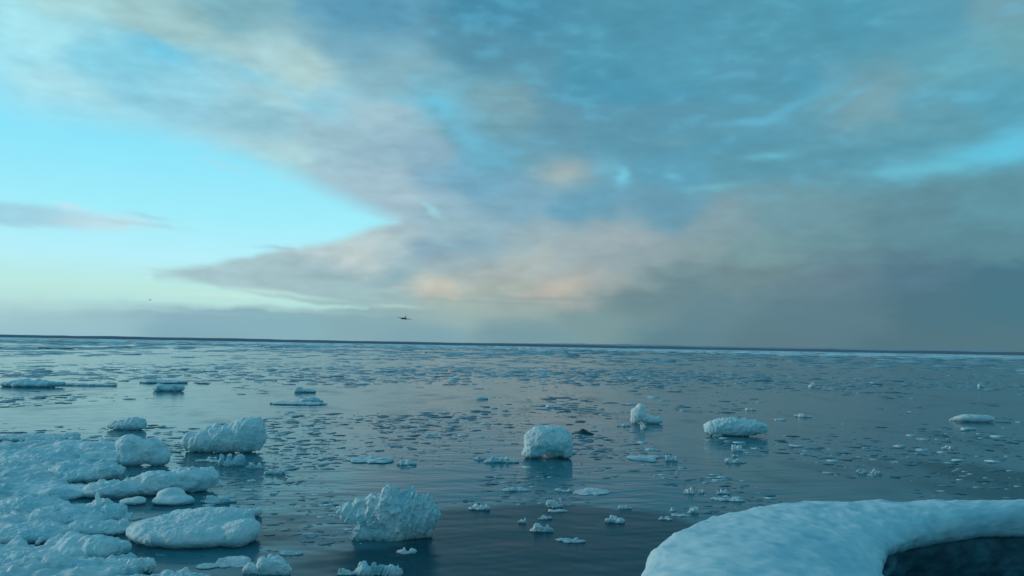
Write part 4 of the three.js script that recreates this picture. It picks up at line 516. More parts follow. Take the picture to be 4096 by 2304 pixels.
ice('ice_floe', 'ice floe', 'long pale ice floe with frosted top right of the broad ridge', [-4.799, -28.23], [[-0.572, 0.018, -0.84, 0.26, 0.037, 0.351], [-0.244, 0.021, -0.375, 0.279, 0.042, 0.328], [0.048, 0.031, -1.232, 0.21, 0.062, 0.48], [0.205, 0.018, -0.329, 0.2, 0.037, 0.329], [0.523, 0.028, -0.6, 0.348, 0.055, 0.595], [0.506, 0.109, -0.562, 0.1, 0.033, 0.089], [0.106, 0.109, -0.779, 0.117, 0.033, 0.096], [0.477, 0.109, -0.481, 0.148, 0.033, 0.136], [0, 0.016, -0.795, 0.534, 0.044, 0.604]], { blend: 0.0331, cell: 0.0212, seed: 87, snow: .5, dirt: .25, crag: [0.0384, 1.751], grain: [0.0106, 11.317] });
ice('ice_chunk', 'ice chunk', 'lumpy ice cluster close in front of the broad ridge', [-8.963, -26.98], [[-0.25, 0.064, -0.229, 0.152, 0.128, 0.12], [-0.089, 0.054, -0.329, 0.106, 0.108, 0.068], [-0.03, 0.079, -0.097, 0.111, 0.159, 0.098], [0.153, 0.055, -0.126, 0.192, 0.111, 0.075], [0.279, 0.119, -0.235, 0.2, 0.238, 0.128], [-0.253, 0.209, -0.195, 0.049, 0.16, 0.049], [0.001, 0.209, -0.193, 0.049, 0.16, 0.04], [-0.038, 0.209, -0.158, 0.066, 0.16, 0.036], [0, 0.03, -0.195, 0.255, 0.084, 0.148]], { blend: 0.0456, cell: 0.0139, seed: 88, snow: .5, dirt: .25, lump: [0.0253, 3.949], crag: [0.0633, 3.667], grain: [0.019, 18.955] });
ice('ice_chunk', 'ice chunk', 'flat ice ledge left of the lumpy cluster in front of the broad ridge', [-9.877, -27.865], [[-0.288, 0.028, -0.1, 0.195, 0.056, 0.071], [-0.132, 0.019, -0.253, 0.104, 0.038, 0.14], [-0.003, 0.009, -0.191, 0.187, 0.017, 0.11], [0.169, 0.017, -0.084, 0.193, 0.035, 0.128], [0.295, 0.016, -0.101, 0.122, 0.031, 0.065], [-0.087, 0.115, -0.26, 0.049, 0.035, 0.057], [0.121, 0.115, -0.27, 0.057, 0.035, 0.056], [-0.056, 0.115, -0.252, 0.054, 0.035, 0.072], [0, 0.017, -0.201, 0.264, 0.046, 0.153]], { blend: 0.0327, cell: 0.0144, seed: 89, snow: .7, dirt: .25, crag: [0.0398, 3.549], grain: [0.0105, 11.467] });
ice('ice_chunk', 'ice chunk', 'ice crumbs trailing right of the lumpy cluster', [-7.98, -26.582], [[-0.207, 0.026, -0.169, 0.127, 0.053, 0.068], [-0.097, 0.051, -0.101, 0.095, 0.103, 0.048], [0.016, 0.025, -0.246, 0.146, 0.05, 0.069], [0.115, 0.028, -0.083, 0.131, 0.055, 0.044], [0.187, 0.029, -0.067, 0.109, 0.058, 0.043], [-0.172, 0.096, -0.174, 0.054, 0.073, 0.054], [0.128, 0.096, -0.141, 0.049, 0.073, 0.048], [0.11, 0.096, -0.148, 0.048, 0.073, 0.037], [0, 0.014, -0.151, 0.198, 0.038, 0.115]], { blend: 0.0312, cell: 0.0137, seed: 90, snow: .6, dirt: .25, lump: [0.015, 4.009], crag: [0.0344, 4.738], grain: [0.0187, 19.242] });
ice('ice_chunk', 'ice chunk', 'small pointed ice chunk ending the trail in front of the broad ridge', [-7.065, -25.552], [[-0.188, 0.03, -0.069, 0.135, 0.06, 0.09], [-0.067, 0.039, -0.085, 0.109, 0.079, 0.06], [-0.001, 0.031, -0.179, 0.121, 0.061, 0.042], [0.112, 0.039, -0.095, 0.105, 0.078, 0.098], [0.154, 0.048, -0.2, 0.115, 0.096, 0.064], [-0.058, 0.099, -0.117, 0.033, 0.076, 0.045], [0.118, 0.099, -0.094, 0.03, 0.076, 0.025], [0.155, 0.099, -0.074, 0.033, 0.076, 0.028], [0, 0.014, -0.132, 0.173, 0.04, 0.1]], { blend: 0.03, cell: 0.0132, seed: 91, snow: .5, dirt: .25, lump: [0.015, 4.172], crag: [0.0348, 5.424], grain: [0.018, 20.026] });
ice('ice_floe', 'ice floe', 'plate of thin ice with crusted edges below the white peaked iceberg', [4.906, -29.86], [[-0.363, 0.016, -0.867, 0.268, 0.033, 0.574], [-0.154, 0.019, -0.741, 0.274, 0.039, 0.585], [0.01, 0.009, -1.163, 0.242, 0.019, 0.451], [0.132, 0.017, -0.401, 0.203, 0.033, 0.491], [0.39, 0.018, -1.259, 0.266, 0.037, 0.241], [-0.107, 0.069, -0.413, 0.099, 0.021, 0.088], [-0.218, 0.069, -0.524, 0.064, 0.021, 0.083], [-0.015, 0.069, -0.391, 0.086, 0.021, 0.067], [0, 0.01, -0.771, 0.374, 0.028, 0.586]], { blend: 0.0351, cell: 0.0154, seed: 92, snow: .6, dirt: .25, crag: [0.0289, 2.505], grain: [0.0112, 10.694] });
ice('ice_chunk', 'ice chunk', 'crust of ice knobs on the right end of the thin plate', [5.809, -30.181], [[-0.147, 0.048, -0.112, 0.076, 0.095, 0.063], [-0.108, 0.018, -0.049, 0.112, 0.037, 0.047], [0.008, 0.043, -0.171, 0.129, 0.086, 0.083], [0.103, 0.065, -0.074, 0.091, 0.13, 0.059], [0.155, 0.058, -0.055, 0.08, 0.116, 0.101], [-0.151, 0.117, -0.082, 0.048, 0.089, 0.033], [-0.186, 0.117, -0.15, 0.03, 0.089, 0.035], [-0.066, 0.117, -0.185, 0.05, 0.089, 0.05], [0, 0.017, -0.14, 0.184, 0.047, 0.107]], { blend: 0.0354, cell: 0.0156, seed: 93, snow: .6, dirt: .25, lump: [0.0177, 3.526], crag: [0.0411, 5.093], grain: [0.0213, 16.926] });
ice('ice_chunk', 'ice chunk', 'round white ice ball below the peaked iceberg', [6.68, -41.926], [[-0.106, 0.021, -0.107, 0.042, 0.041, 0.062], [-0.036, 0.05, -0.195, 0.042, 0.101, 0.034], [-0.003, 0.073, -0.168, 0.075, 0.146, 0.036], [0.052, 0.033, -0.057, 0.075, 0.065, 0.05], [0.115, 0.024, -0.098, 0.081, 0.048, 0.053], [0.011, 0.13, -0.151, 0.02, 0.1, 0.029], [-0.109, 0.13, -0.113, 0.02, 0.1, 0.018], [0.095, 0.13, -0.079, 0.028, 0.1, 0.023], [0, 0.019, -0.118, 0.114, 0.052, 0.09]], { blend: 0.0494, cell: 0.0217, seed: 94, snow: .5, dirt: .25, lump: [0.0217, 2.532], crag: [0.049, 8.229], grain: [0.0296, 12.153] });
ice('ice_chunk', 'ice chunk', 'low ice chunk left of the round white ball', [5.838, -43.001], [[-0.199, 0.037, -0.188, 0.181, 0.074, 0.061], [-0.111, 0.014, -0.075, 0.113, 0.029, 0.066], [0.006, 0.021, -0.215, 0.122, 0.041, 0.114], [0.101, 0.015, -0.292, 0.149, 0.029, 0.101], [0.228, 0.02, -0.237, 0.155, 0.04, 0.125], [-0.015, 0.089, -0.092, 0.044, 0.068, 0.05], [0.044, 0.089, -0.142, 0.044, 0.068, 0.046], [0.195, 0.089, -0.111, 0.037, 0.068, 0.063], [0, 0.013, -0.178, 0.233, 0.036, 0.135]], { blend: 0.0506, cell: 0.0223, seed: 95, snow: .7, dirt: .25, lump: [0.0182, 2.468], crag: [0.0389, 4.011], grain: [0.0304, 11.847] });
ice('ice_chunk', 'ice chunk', 'white pyramid of ice below the long knobbly iceberg', [9.032, -33.334], [[-0.145, 0.084, -0.083, 0.106, 0.168, 0.091], [-0.059, 0.039, -0.104, 0.07, 0.078, 0.062], [-0.012, 0.035, -0.156, 0.117, 0.07, 0.072], [0.06, 0.073, -0.222, 0.11, 0.146, 0.094], [0.139, 0.022, -0.129, 0.107, 0.043, 0.065], [0.147, 0.155, -0.154, 0.023, 0.118, 0.032], [0.147, 0.155, -0.113, 0.037, 0.118, 0.034], [-0.076, 0.155, -0.184, 0.024, 0.118, 0.029], [0, 0.023, -0.141, 0.147, 0.062, 0.107]], { blend: 0.0392, cell: 0.0172, seed: 96, snow: .7, dirt: .25, lump: [0.0219, 3.19], crag: [0.052, 6.38], grain: [0.0235, 15.312] });
ice('ice_chunk', 'ice chunk', 'flat white ice chunk below the little pyramid', [8.033, -29.857], [[-0.223, 0.043, -0.24, 0.152, 0.086, 0.09], [-0.096, 0.022, -0.233, 0.111, 0.044, 0.051], [-0.005, 0.04, -0.104, 0.105, 0.079, 0.065], [0.094, 0.026, -0.102, 0.128, 0.052, 0.05], [0.219, 0.013, -0.169, 0.162, 0.026, 0.094], [0.107, 0.085, -0.154, 0.058, 0.065, 0.037], [-0.212, 0.085, -0.175, 0.044, 0.065, 0.035], [-0.186, 0.085, -0.177, 0.037, 0.065, 0.034], [0, 0.012, -0.162, 0.212, 0.034, 0.123]], { blend: 0.0351, cell: 0.0154, seed: 97, snow: .5, dirt: .25, lump: [0.0147, 3.565], crag: [0.0328, 4.414], grain: [0.021, 17.111] });
ice('ice_chunk', 'ice chunk', 'tiny ice crumb between the pyramid and the flat chunk below it', [8.49, -31.609], [[-0.085, 0.025, -0.025, 0.049, 0.051, 0.041], [-0.035, 0.013, -0.038, 0.032, 0.026, 0.049], [0.006, 0.018, -0.092, 0.031, 0.036, 0.03], [0.034, 0.013, -0.099, 0.049, 0.026, 0.044], [0.082, 0.018, -0.094, 0.041, 0.037, 0.034], [-0.067, 0.049, -0.068, 0.02, 0.037, 0.017], [-0.071, 0.049, -0.09, 0.021, 0.037, 0.022], [-0.061, 0.049, -0.098, 0.018, 0.037, 0.014], [0, 0.007, -0.065, 0.086, 0.02, 0.05]], { blend: 0.0371, cell: 0.0163, seed: 98, snow: .6, dirt: .25, lump: [0.0119, 3.366], crag: [0.0244, 10.938], grain: [0.0223, 16.155] });
ice('ice_chunk', 'ice chunk', 'ice nub at the front foot of the long knobbly iceberg', [9.554, -38.76], [[-0.141, 0.014, -0.072, 0.101, 0.027, 0.044], [-0.074, 0.038, -0.178, 0.084, 0.075, 0.053], [0.006, 0.025, -0.091, 0.077, 0.051, 0.067], [0.05, 0.037, -0.085, 0.113, 0.074, 0.059], [0.151, 0.032, -0.075, 0.053, 0.064, 0.042], [0.147, 0.08, -0.114, 0.029, 0.061, 0.038], [0.032, 0.08, -0.163, 0.027, 0.061, 0.024], [0.127, 0.08, -0.073, 0.036, 0.061, 0.032], [0, 0.012, -0.11, 0.145, 0.032, 0.084]], { blend: 0.0456, cell: 0.0201, seed: 99, snow: .5, dirt: .25, lump: [0.0164, 2.74], crag: [0.035, 6.477], grain: [0.0274, 13.153] });
ice('ice_chunk', 'ice chunk', 'little white ice chunk afloat at right, beyond the ledge', [12.14, -27.862], [[-0.121, 0.028, -0.111, 0.078, 0.057, 0.042], [-0.041, 0.017, -0.081, 0.043, 0.033, 0.063], [0.018, 0.026, -0.119, 0.051, 0.051, 0.032], [0.041, 0.026, -0.142, 0.051, 0.052, 0.064], [0.109, 0.039, -0.045, 0.073, 0.078, 0.029], [-0.116, 0.072, -0.077, 0.028, 0.055, 0.025], [-0.072, 0.072, -0.116, 0.03, 0.055, 0.019], [-0.012, 0.072, -0.098, 0.03, 0.055, 0.018], [0, 0.01, -0.086, 0.113, 0.029, 0.066]], { blend: 0.0327, cell: 0.0144, seed: 100, snow: .7, dirt: .25, lump: [0.0131, 3.823], crag: [0.0288, 8.283], grain: [0.0196, 18.349] });
ice('ice_chunk', 'ice chunk', 'dim ice chunk left of the little white one beyond the ledge', [11.721, -27.985], [[-0.104, 0.02, -0.138, 0.065, 0.04, 0.052], [-0.065, 0.011, -0.11, 0.052, 0.023, 0.065], [-0.017, 0.011, -0.119, 0.059, 0.022, 0.044], [0.047, 0.03, -0.051, 0.063, 0.059, 0.037], [0.092, 0.033, -0.107, 0.086, 0.067, 0.041], [-0.029, 0.065, -0.08, 0.022, 0.05, 0.026], [-0.117, 0.065, -0.084, 0.024, 0.05, 0.021], [-0.113, 0.065, -0.104, 0.016, 0.05, 0.025], [0, 0.009, -0.087, 0.114, 0.026, 0.066]], { blend: 0.0328, cell: 0.0145, seed: 101, snow: .5, dirt: .25, lump: [0.0125, 3.806], crag: [0.0271, 8.246], grain: [0.0197, 18.268] });
ice('ice_chunk', 'ice chunk', 'small white ice lump right of centre right, before the slush band', [18.445, -35.321], [[-0.179, 0.022, -0.166, 0.106, 0.045, 0.059], [-0.072, 0.022, -0.133, 0.107, 0.043, 0.068], [0.023, 0.044, -0.079, 0.07, 0.089, 0.086], [0.09, 0.041, -0.128, 0.077, 0.081, 0.068], [0.137, 0.041, -0.158, 0.079, 0.082, 0.041], [-0.058, 0.091, -0.152, 0.035, 0.07, 0.041], [-0.024, 0.091, -0.115, 0.044, 0.07, 0.027], [-0.102, 0.091, -0.139, 0.038, 0.07, 0.033], [0, 0.013, -0.128, 0.167, 0.037, 0.097]], { blend: 0.0415, cell: 0.0183, seed: 102, snow: .7, dirt: .25, lump: [0.0166, 3.009], crag: [0.0366, 5.588], grain: [0.0249, 14.444] });
ice('ice_chunk', 'ice chunk', 'flat grey-white floe left of the small white lump', [16.663, -35.883], [[-0.16, 0.014, -0.21, 0.094, 0.028, 0.05], [-0.09, 0.01, -0.244, 0.155, 0.02, 0.053], [-0.031, 0.011, -0.053, 0.095, 0.023, 0.052], [0.07, 0.008, -0.138, 0.142, 0.016, 0.099], [0.189, 0.018, -0.23, 0.097, 0.036, 0.072], [0.035, 0.065, -0.228, 0.046, 0.02, 0.042], [-0.107, 0.065, -0.123, 0.035, 0.02, 0.057], [0.166, 0.065, -0.22, 0.044, 0.02, 0.049], [0, 0.009, -0.158, 0.207, 0.026, 0.12]], { blend: 0.0422, cell: 0.0186, seed: 103, snow: .6, dirt: .25, crag: [0.0301, 4.529], grain: [0.0135, 8.885] });
ice('ice_chunk', 'ice chunk', 'bright distant ice lump near the right edge by the white streaks', [57.361, -102.258], [[-0.245, 0.127, -0.148, 0.159, 0.254, 0.149], [-0.114, 0.033, -0.372, 0.13, 0.066, 0.142], [-0.019, 0.109, -0.267, 0.168, 0.219, 0.104], [0.161, 0.108, -0.228, 0.188, 0.216, 0.097], [0.26, 0.057, -0.272, 0.225, 0.114, 0.162], [-0.162, 0.239, -0.219, 0.084, 0.183, 0.059], [0.321, 0.239, -0.168, 0.08, 0.183, 0.045], [0.109, 0.239, -0.312, 0.067, 0.183, 0.071], [0, 0.035, -0.239, 0.313, 0.096, 0.182]], { blend: 0.1209, cell: 0.0532, seed: 104, snow: .5, dirt: .25, lump: [0.0459, 1.034], crag: [0.0996, 2.987], grain: [0.0725, 4.963] });
ice('ice_chunk', 'ice chunk', 'bright distant ice lump among the white streaks, right of centre', [33.634, -93.695], [[-0.207, 0.088, -0.361, 0.128, 0.175, 0.144], [-0.135, 0.073, -0.299, 0.109, 0.146, 0.132], [-0.013, 0.073, -0.186, 0.144, 0.147, 0.156], [0.158, 0.078, -0.256, 0.201, 0.156, 0.149], [0.243, 0.08, -0.376, 0.163, 0.16, 0.074], [0.172, 0.244, -0.28, 0.067, 0.186, 0.07], [0.253, 0.244, -0.274, 0.049, 0.186, 0.054], [0.003, 0.244, -0.279, 0.058, 0.186, 0.065], [0, 0.035, -0.221, 0.255, 0.097, 0.168]], { blend: 0.1107, cell: 0.0487, seed: 105, snow: .7, dirt: .25, lump: [0.0443, 1.129], crag: [0.0974, 3.669], grain: [0.0664, 5.418] });
ice('ice_chunk', 'ice chunk', 'small pointed floe left of the flat white oval floe', [17.824, -50.959], [[-0.271, 0.035, -0.385, 0.226, 0.071, 0.073], [-0.113, 0.033, -0.395, 0.163, 0.067, 0.118], [0.017, 0.056, -0.164, 0.179, 0.112, 0.082], [0.122, 0.027, -0.188, 0.225, 0.053, 0.087], [0.287, 0.031, -0.105, 0.138, 0.061, 0.152], [-0.037, 0.119, -0.251, 0.07, 0.091, 0.065], [-0.049, 0.119, -0.155, 0.049, 0.091, 0.052], [-0.166, 0.119, -0.195, 0.082, 0.091, 0.052], [0, 0.017, -0.238, 0.311, 0.048, 0.181]], { blend: 0.0601, cell: 0.0264, seed: 106, snow: .5, dirt: .25, lump: [0.0228, 2.081], crag: [0.0495, 3.005], grain: [0.036, 9.987] });
ice('ice_chunk', 'ice chunk', 'pale flat floe beside the small pointed one', [15.565, -48.352], [[-0.255, 0.018, -0.23, 0.142, 0.036, 0.081], [-0.148, 0.024, -0.122, 0.154, 0.047, 0.117], [0.035, 0.014, -0.106, 0.153, 0.028, 0.136], [0.137, 0.012, -0.077, 0.107, 0.024, 0.097], [0.202, 0.008, -0.168, 0.183, 0.015, 0.074], [0.058, 0.075, -0.169, 0.044, 0.023, 0.044], [0.143, 0.075, -0.253, 0.059, 0.023, 0.065], [0.117, 0.075, -0.15, 0.042, 0.023, 0.054], [0, 0.011, -0.188, 0.246, 0.03, 0.143]], { blend: 0.057, cell: 0.0251, seed: 107, snow: .7, dirt: .25, crag: [0.0374, 3.802], grain: [0.0182, 6.58] });
ice('ice_chunk', 'ice chunk', 'low ice crumb left of the flat white oval floe', [26.496, -50.269], [[-0.165, 0.047, -0.098, 0.074, 0.094, 0.044], [-0.095, 0.016, -0.175, 0.068, 0.032, 0.044], [0.023, 0.027, -0.088, 0.123, 0.055, 0.055], [0.079, 0.043, -0.044, 0.105, 0.086, 0.079], [0.142, 0.033, -0.198, 0.12, 0.065, 0.044], [0.083, 0.091, -0.116, 0.042, 0.07, 0.042], [-0.005, 0.091, -0.164, 0.04, 0.07, 0.024], [-0.03, 0.091, -0.17, 0.026, 0.07, 0.031], [0, 0.013, -0.117, 0.154, 0.037, 0.089]], { blend: 0.0593, cell: 0.0261, seed: 108, snow: .7, dirt: .25, lump: [0.0201, 2.109], crag: [0.0422, 6.094], grain: [0.0356, 10.125] });
ice('ice_chunk', 'ice chunk', 'pale crumb of ice below the flat white oval floe', [24.258, -44.449], [[-0.262, 0.027, -0.087, 0.15, 0.055, 0.145], [-0.115, 0.029, -0.182, 0.124, 0.057, 0.134], [-0.03, 0.037, -0.209, 0.151, 0.074, 0.061], [0.091, 0.034, -0.229, 0.108, 0.069, 0.123], [0.287, 0.037, -0.181, 0.141, 0.073, 0.069], [-0.245, 0.069, -0.287, 0.05, 0.053, 0.049], [-0.009, 0.069, -0.29, 0.068, 0.053, 0.06], [0.152, 0.069, -0.201, 0.059, 0.053, 0.064], [0, 0.01, -0.196, 0.256, 0.028, 0.149]], { blend: 0.0524, cell: 0.023, seed: 109, snow: .7, dirt: .25, lump: [0.0168, 2.387], crag: [0.0343, 3.651], grain: [0.0314, 11.459] });
ice('ice_chunk', 'ice chunk', 'white floe crumb far out in the middle of the grey water', [-2.147, -62.298], [[-0.251, 0.042, -0.157, 0.183, 0.084, 0.1], [-0.145, 0.031, -0.18, 0.12, 0.061, 0.163], [0.046, 0.033, -0.252, 0.175, 0.067, 0.137], [0.168, 0.038, -0.245, 0.255, 0.076, 0.176], [0.331, 0.045, -0.405, 0.239, 0.09, 0.091], [-0.059, 0.113, -0.177, 0.064, 0.086, 0.082], [-0.003, 0.113, -0.201, 0.051, 0.086, 0.05], [0.214, 0.113, -0.352, 0.083, 0.086, 0.044], [0, 0.016, -0.243, 0.318, 0.045, 0.184]], { blend: 0.0735, cell: 0.0323, seed: 110, snow: .6, dirt: .25, lump: [0.025, 1.7], crag: [0.0523, 2.947], grain: [0.0441, 8.161] });
ice('ice_chunk', 'ice chunk', 'long low white floe far out between the middle and the peaked iceberg', [2.845, -55.151], [[-0.31, 0.036, -0.284, 0.202, 0.072, 0.165], [-0.221, 0.035, -0.178, 0.247, 0.071, 0.137], [-0.015, 0.021, -0.373, 0.286, 0.042, 0.128], [0.217, 0.04, -0.182, 0.23, 0.08, 0.136], [0.403, 0.031, -0.126, 0.212, 0.062, 0.11], [-0.205, 0.114, -0.415, 0.101, 0.087, 0.053], [-0.373, 0.114, -0.323, 0.101, 0.087, 0.098], [0.151, 0.114, -0.355, 0.077, 0.087, 0.078], [0, 0.017, -0.286, 0.375, 0.046, 0.218]], { blend: 0.065, cell: 0.0286, seed: 111, snow: .7, dirt: .25, lump: [0.0234, 1.922], crag: [0.05, 2.498], grain: [0.039, 9.224] });
ice('ice_chunk', 'ice chunk', 'far ice crumb above the long knobbly iceberg', [15.998, -55.824], [[-0.216, 0.04, -0.222, 0.173, 0.081, 0.111], [-0.135, 0.028, -0.147, 0.18, 0.055, 0.109], [-0.003, 0.017, -0.199, 0.176, 0.034, 0.063], [0.104, 0.031, -0.114, 0.089, 0.062, 0.105], [0.199, 0.04, -0.194, 0.174, 0.079, 0.116], [-0.207, 0.087, -0.13, 0.053, 0.066, 0.047], [-0.235, 0.087, -0.23, 0.052, 0.066, 0.045], [0.01, 0.087, -0.117, 0.049, 0.066, 0.036], [0, 0.013, -0.174, 0.228, 0.035, 0.132]], { blend: 0.0658, cell: 0.029, seed: 112, snow: .7, dirt: .25, lump: [0.0211, 1.898], crag: [0.0432, 4.113], grain: [0.0395, 9.112] });
ice('ice_floe', 'ice floe', 'pale flat ice floe at the bottom, between wrinkled chunk and splintered heap', [-4.989, -14.987], [[-0.335, 0.011, -0.147, 0.182, 0.022, 0.179], [-0.102, 0.011, -0.516, 0.175, 0.022, 0.188], [-0.007, 0.008, -0.74, 0.207, 0.016, 0.135], [0.127, 0.012, -0.521, 0.195, 0.024, 0.276], [0.249, 0.004, -0.258, 0.201, 0.009, 0.135], [-0.202, 0.038, -0.549, 0.079, 0.012, 0.055], [0.221, 0.038, -0.604, 0.048, 0.012, 0.08], [-0.209, 0.038, -0.441, 0.045, 0.012, 0.046], [0, 0.006, -0.453, 0.301, 0.015, 0.345]], { blend: 0.0174, cell: 0.012, seed: 113, snow: .7, dirt: .25, crag: [0.0153, 3.106], grain: [0.0056, 21.505] });
ice('ice_floe', 'ice floe', 'blue-grey floe behind the slab spit, left of the bare water', [-7.198, -20.84], [[-0.255, 0.027, -0.12, 0.157, 0.054, 0.066], [-0.074, 0.025, -0.073, 0.18, 0.05, 0.133], [-0.014, 0.027, -0.291, 0.139, 0.054, 0.063], [0.138, 0.054, -0.153, 0.184, 0.109, 0.12], [0.268, 0.024, -0.306, 0.177, 0.048, 0.13], [-0.085, 0.097, -0.151, 0.067, 0.074, 0.066], [-0.205, 0.097, -0.109, 0.039, 0.074, 0.057], [-0.128, 0.097, -0.125, 0.052, 0.074, 0.067], [0, 0.014, -0.188, 0.246, 0.039, 0.143]], { blend: 0.0244, cell: 0.0107, seed: 114, snow: .6, dirt: .25, lump: [0.0137, 5.128], crag: [0.0324, 3.809], grain: [0.0146, 24.615] });
ice('ice_chunk', 'ice chunk', 'white ice crumbs beside the curled chunk in the dark lead', [0.85, -19.696], [[-0.08, 0.008, -0.035, 0.069, 0.016, 0.053], [-0.03, 0.021, -0.096, 0.057, 0.043, 0.041], [-0.013, 0.012, -0.108, 0.079, 0.024, 0.048], [0.05, 0.014, -0.079, 0.074, 0.027, 0.05], [0.104, 0.021, -0.068, 0.067, 0.041, 0.04], [0.023, 0.046, -0.112, 0.026, 0.035, 0.024], [0.021, 0.046, -0.056, 0.025, 0.035, 0.019], [-0.027, 0.046, -0.103, 0.02, 0.035, 0.023], [0, 0.007, -0.076, 0.099, 0.018, 0.058]], { blend: 0.023, cell: 0.0101, seed: 115, snow: .5, dirt: .25, lump: [0.0087, 5.43], crag: [0.019, 9.412], grain: [0.0138, 26.065] });
ice('ice_floe', 'ice floe', 'pale ice scrap lowest in the grey slush under the round iceberg', [0.231, -23.4], [[-0.229, 0.021, -0.066, 0.179, 0.043, 0.134], [-0.132, 0.011, -0.184, 0.171, 0.021, 0.147], [0.007, 0.019, -0.288, 0.139, 0.038, 0.065], [0.136, 0.02, -0.193, 0.184, 0.04, 0.096], [0.26, 0.013, -0.125, 0.15, 0.026, 0.086], [0.12, 0.048, -0.185, 0.054, 0.037, 0.055], [0.076, 0.048, -0.189, 0.068, 0.037, 0.065], [-0.093, 0.048, -0.226, 0.063, 0.037, 0.039], [0, 0.007, -0.211, 0.276, 0.019, 0.16]], { blend: 0.0274, cell: 0.0121, seed: 116, snow: .6, dirt: .25, lump: [0.0099, 4.56], crag: [0.0211, 3.388], grain: [0.0164, 21.89] });
{   // packed shore ice under the heaps on the left: one low uneven sheet
  const g = iceShape({ lobes: [[-6.298, 0, -11.548, 1.995, 0.08, 2.581], [-3.72, 0, -6.306, 2.109, 0.1, 2.779], [-1.73, 0, -2.443, 1.694, 0.1, 1.787], [1.275, 0, 1.418, 1.144, 0.12, 1.128], [0.439, 0, 0.994, 1.247, 0.14, 1.837], [2.267, 0, 3.593, 1.286, 0.15, 0.97], [3.099, 0, 5.211, 1.396, 0.16, 1.283], [-3.595, 0, -4.916, 2.172, 0.25, 8.148], [3.952, 0, 4.309, 0.614, 0.1, 0.637], [2.911, 0, 2.845, 0.676, 0.14, 0.714]], blend: 0.2, crag: [0.12, 1.7], lump: [0.05, 2.6], spike: [0.03, 3, 0.2], grain: [0.04, 7], cell: 0.05, seed: 61, snow: 0.45, dirt: 0.3 });
  const m = place('shore_ice', g, MAT.ice, -10.806, 0, -18.995);
  m.userData.kind = 'structure';
}

// ------------------------------------------------------------------ the snow-covered ledge in the lower right corner, hollow underneath
function sweep(stations, section, wobble, along = 220, across = 150) {
  const curve = (pts) => new THREE.CatmullRomCurve3(pts.map((p) => new THREE.Vector3(...p)), false, 'centripetal');
  const outer = curve(stations.map(([a, b]) => [a[0], 0, a[1]])), inner = curve(stations.map(([a, b]) => [b[0], 0, b[1]])), cut = curve(section.map(([u, h]) => [u * 2.2, h, 0]));
  const pos = [], idx = [], o = new THREE.Vector3(), q = new THREE.Vector3(), c = new THREE.Vector3();
  for (let i = 0; i <= along; i++) {
    outer.getPoint(i / along, o); inner.getPoint(i / along, q);
    for (let j = 0; j <= across; j++) { cut.getPoint(j / across, c); const u = c.x / 2.2, x = mix(o.x, q.x, u), z = mix(o.z, q.z, u); pos.push(x, c.y, z); }
  }
  for (let i = 0; i < along; i++) for (let j = 0; j < across; j++) { const a = i * (across + 1) + j, b = a + across + 1; idx.push(a, a + 1, b, b, a + 1, b + 1); }
  const g = new THREE.BufferGeometry(); g.setAttribute('position', new THREE.Float32BufferAttribute(pos, 3)); g.setIndex(idx); g.computeVertexNormals();
  const p = g.attributes.position, n = g.attributes.normal; let up = 0;
  for (let j = 60; j < 80; j++) up += n.getY(100 * (across + 1) + j);
  const out = up >= 0 ? 1 : -1;
  for (let i = 0; i < p.count; i++) { const x = p.getX(i), y = p.getY(i), z = p.getZ(i), d = wobble(x, y, z) * out; p.setXYZ(i, x + n.getX(i) * d, y + n.getY(i) * d, z + n.getZ(i) * d); }
  if (out < 0) { const ix = g.index.array; for (let i = 0; i < ix.length; i += 3) { const t = ix[i]; ix[i] = ix[i + 1]; ix[i + 1] = t; } }
  g.computeVertexNormals();
  return g;
}
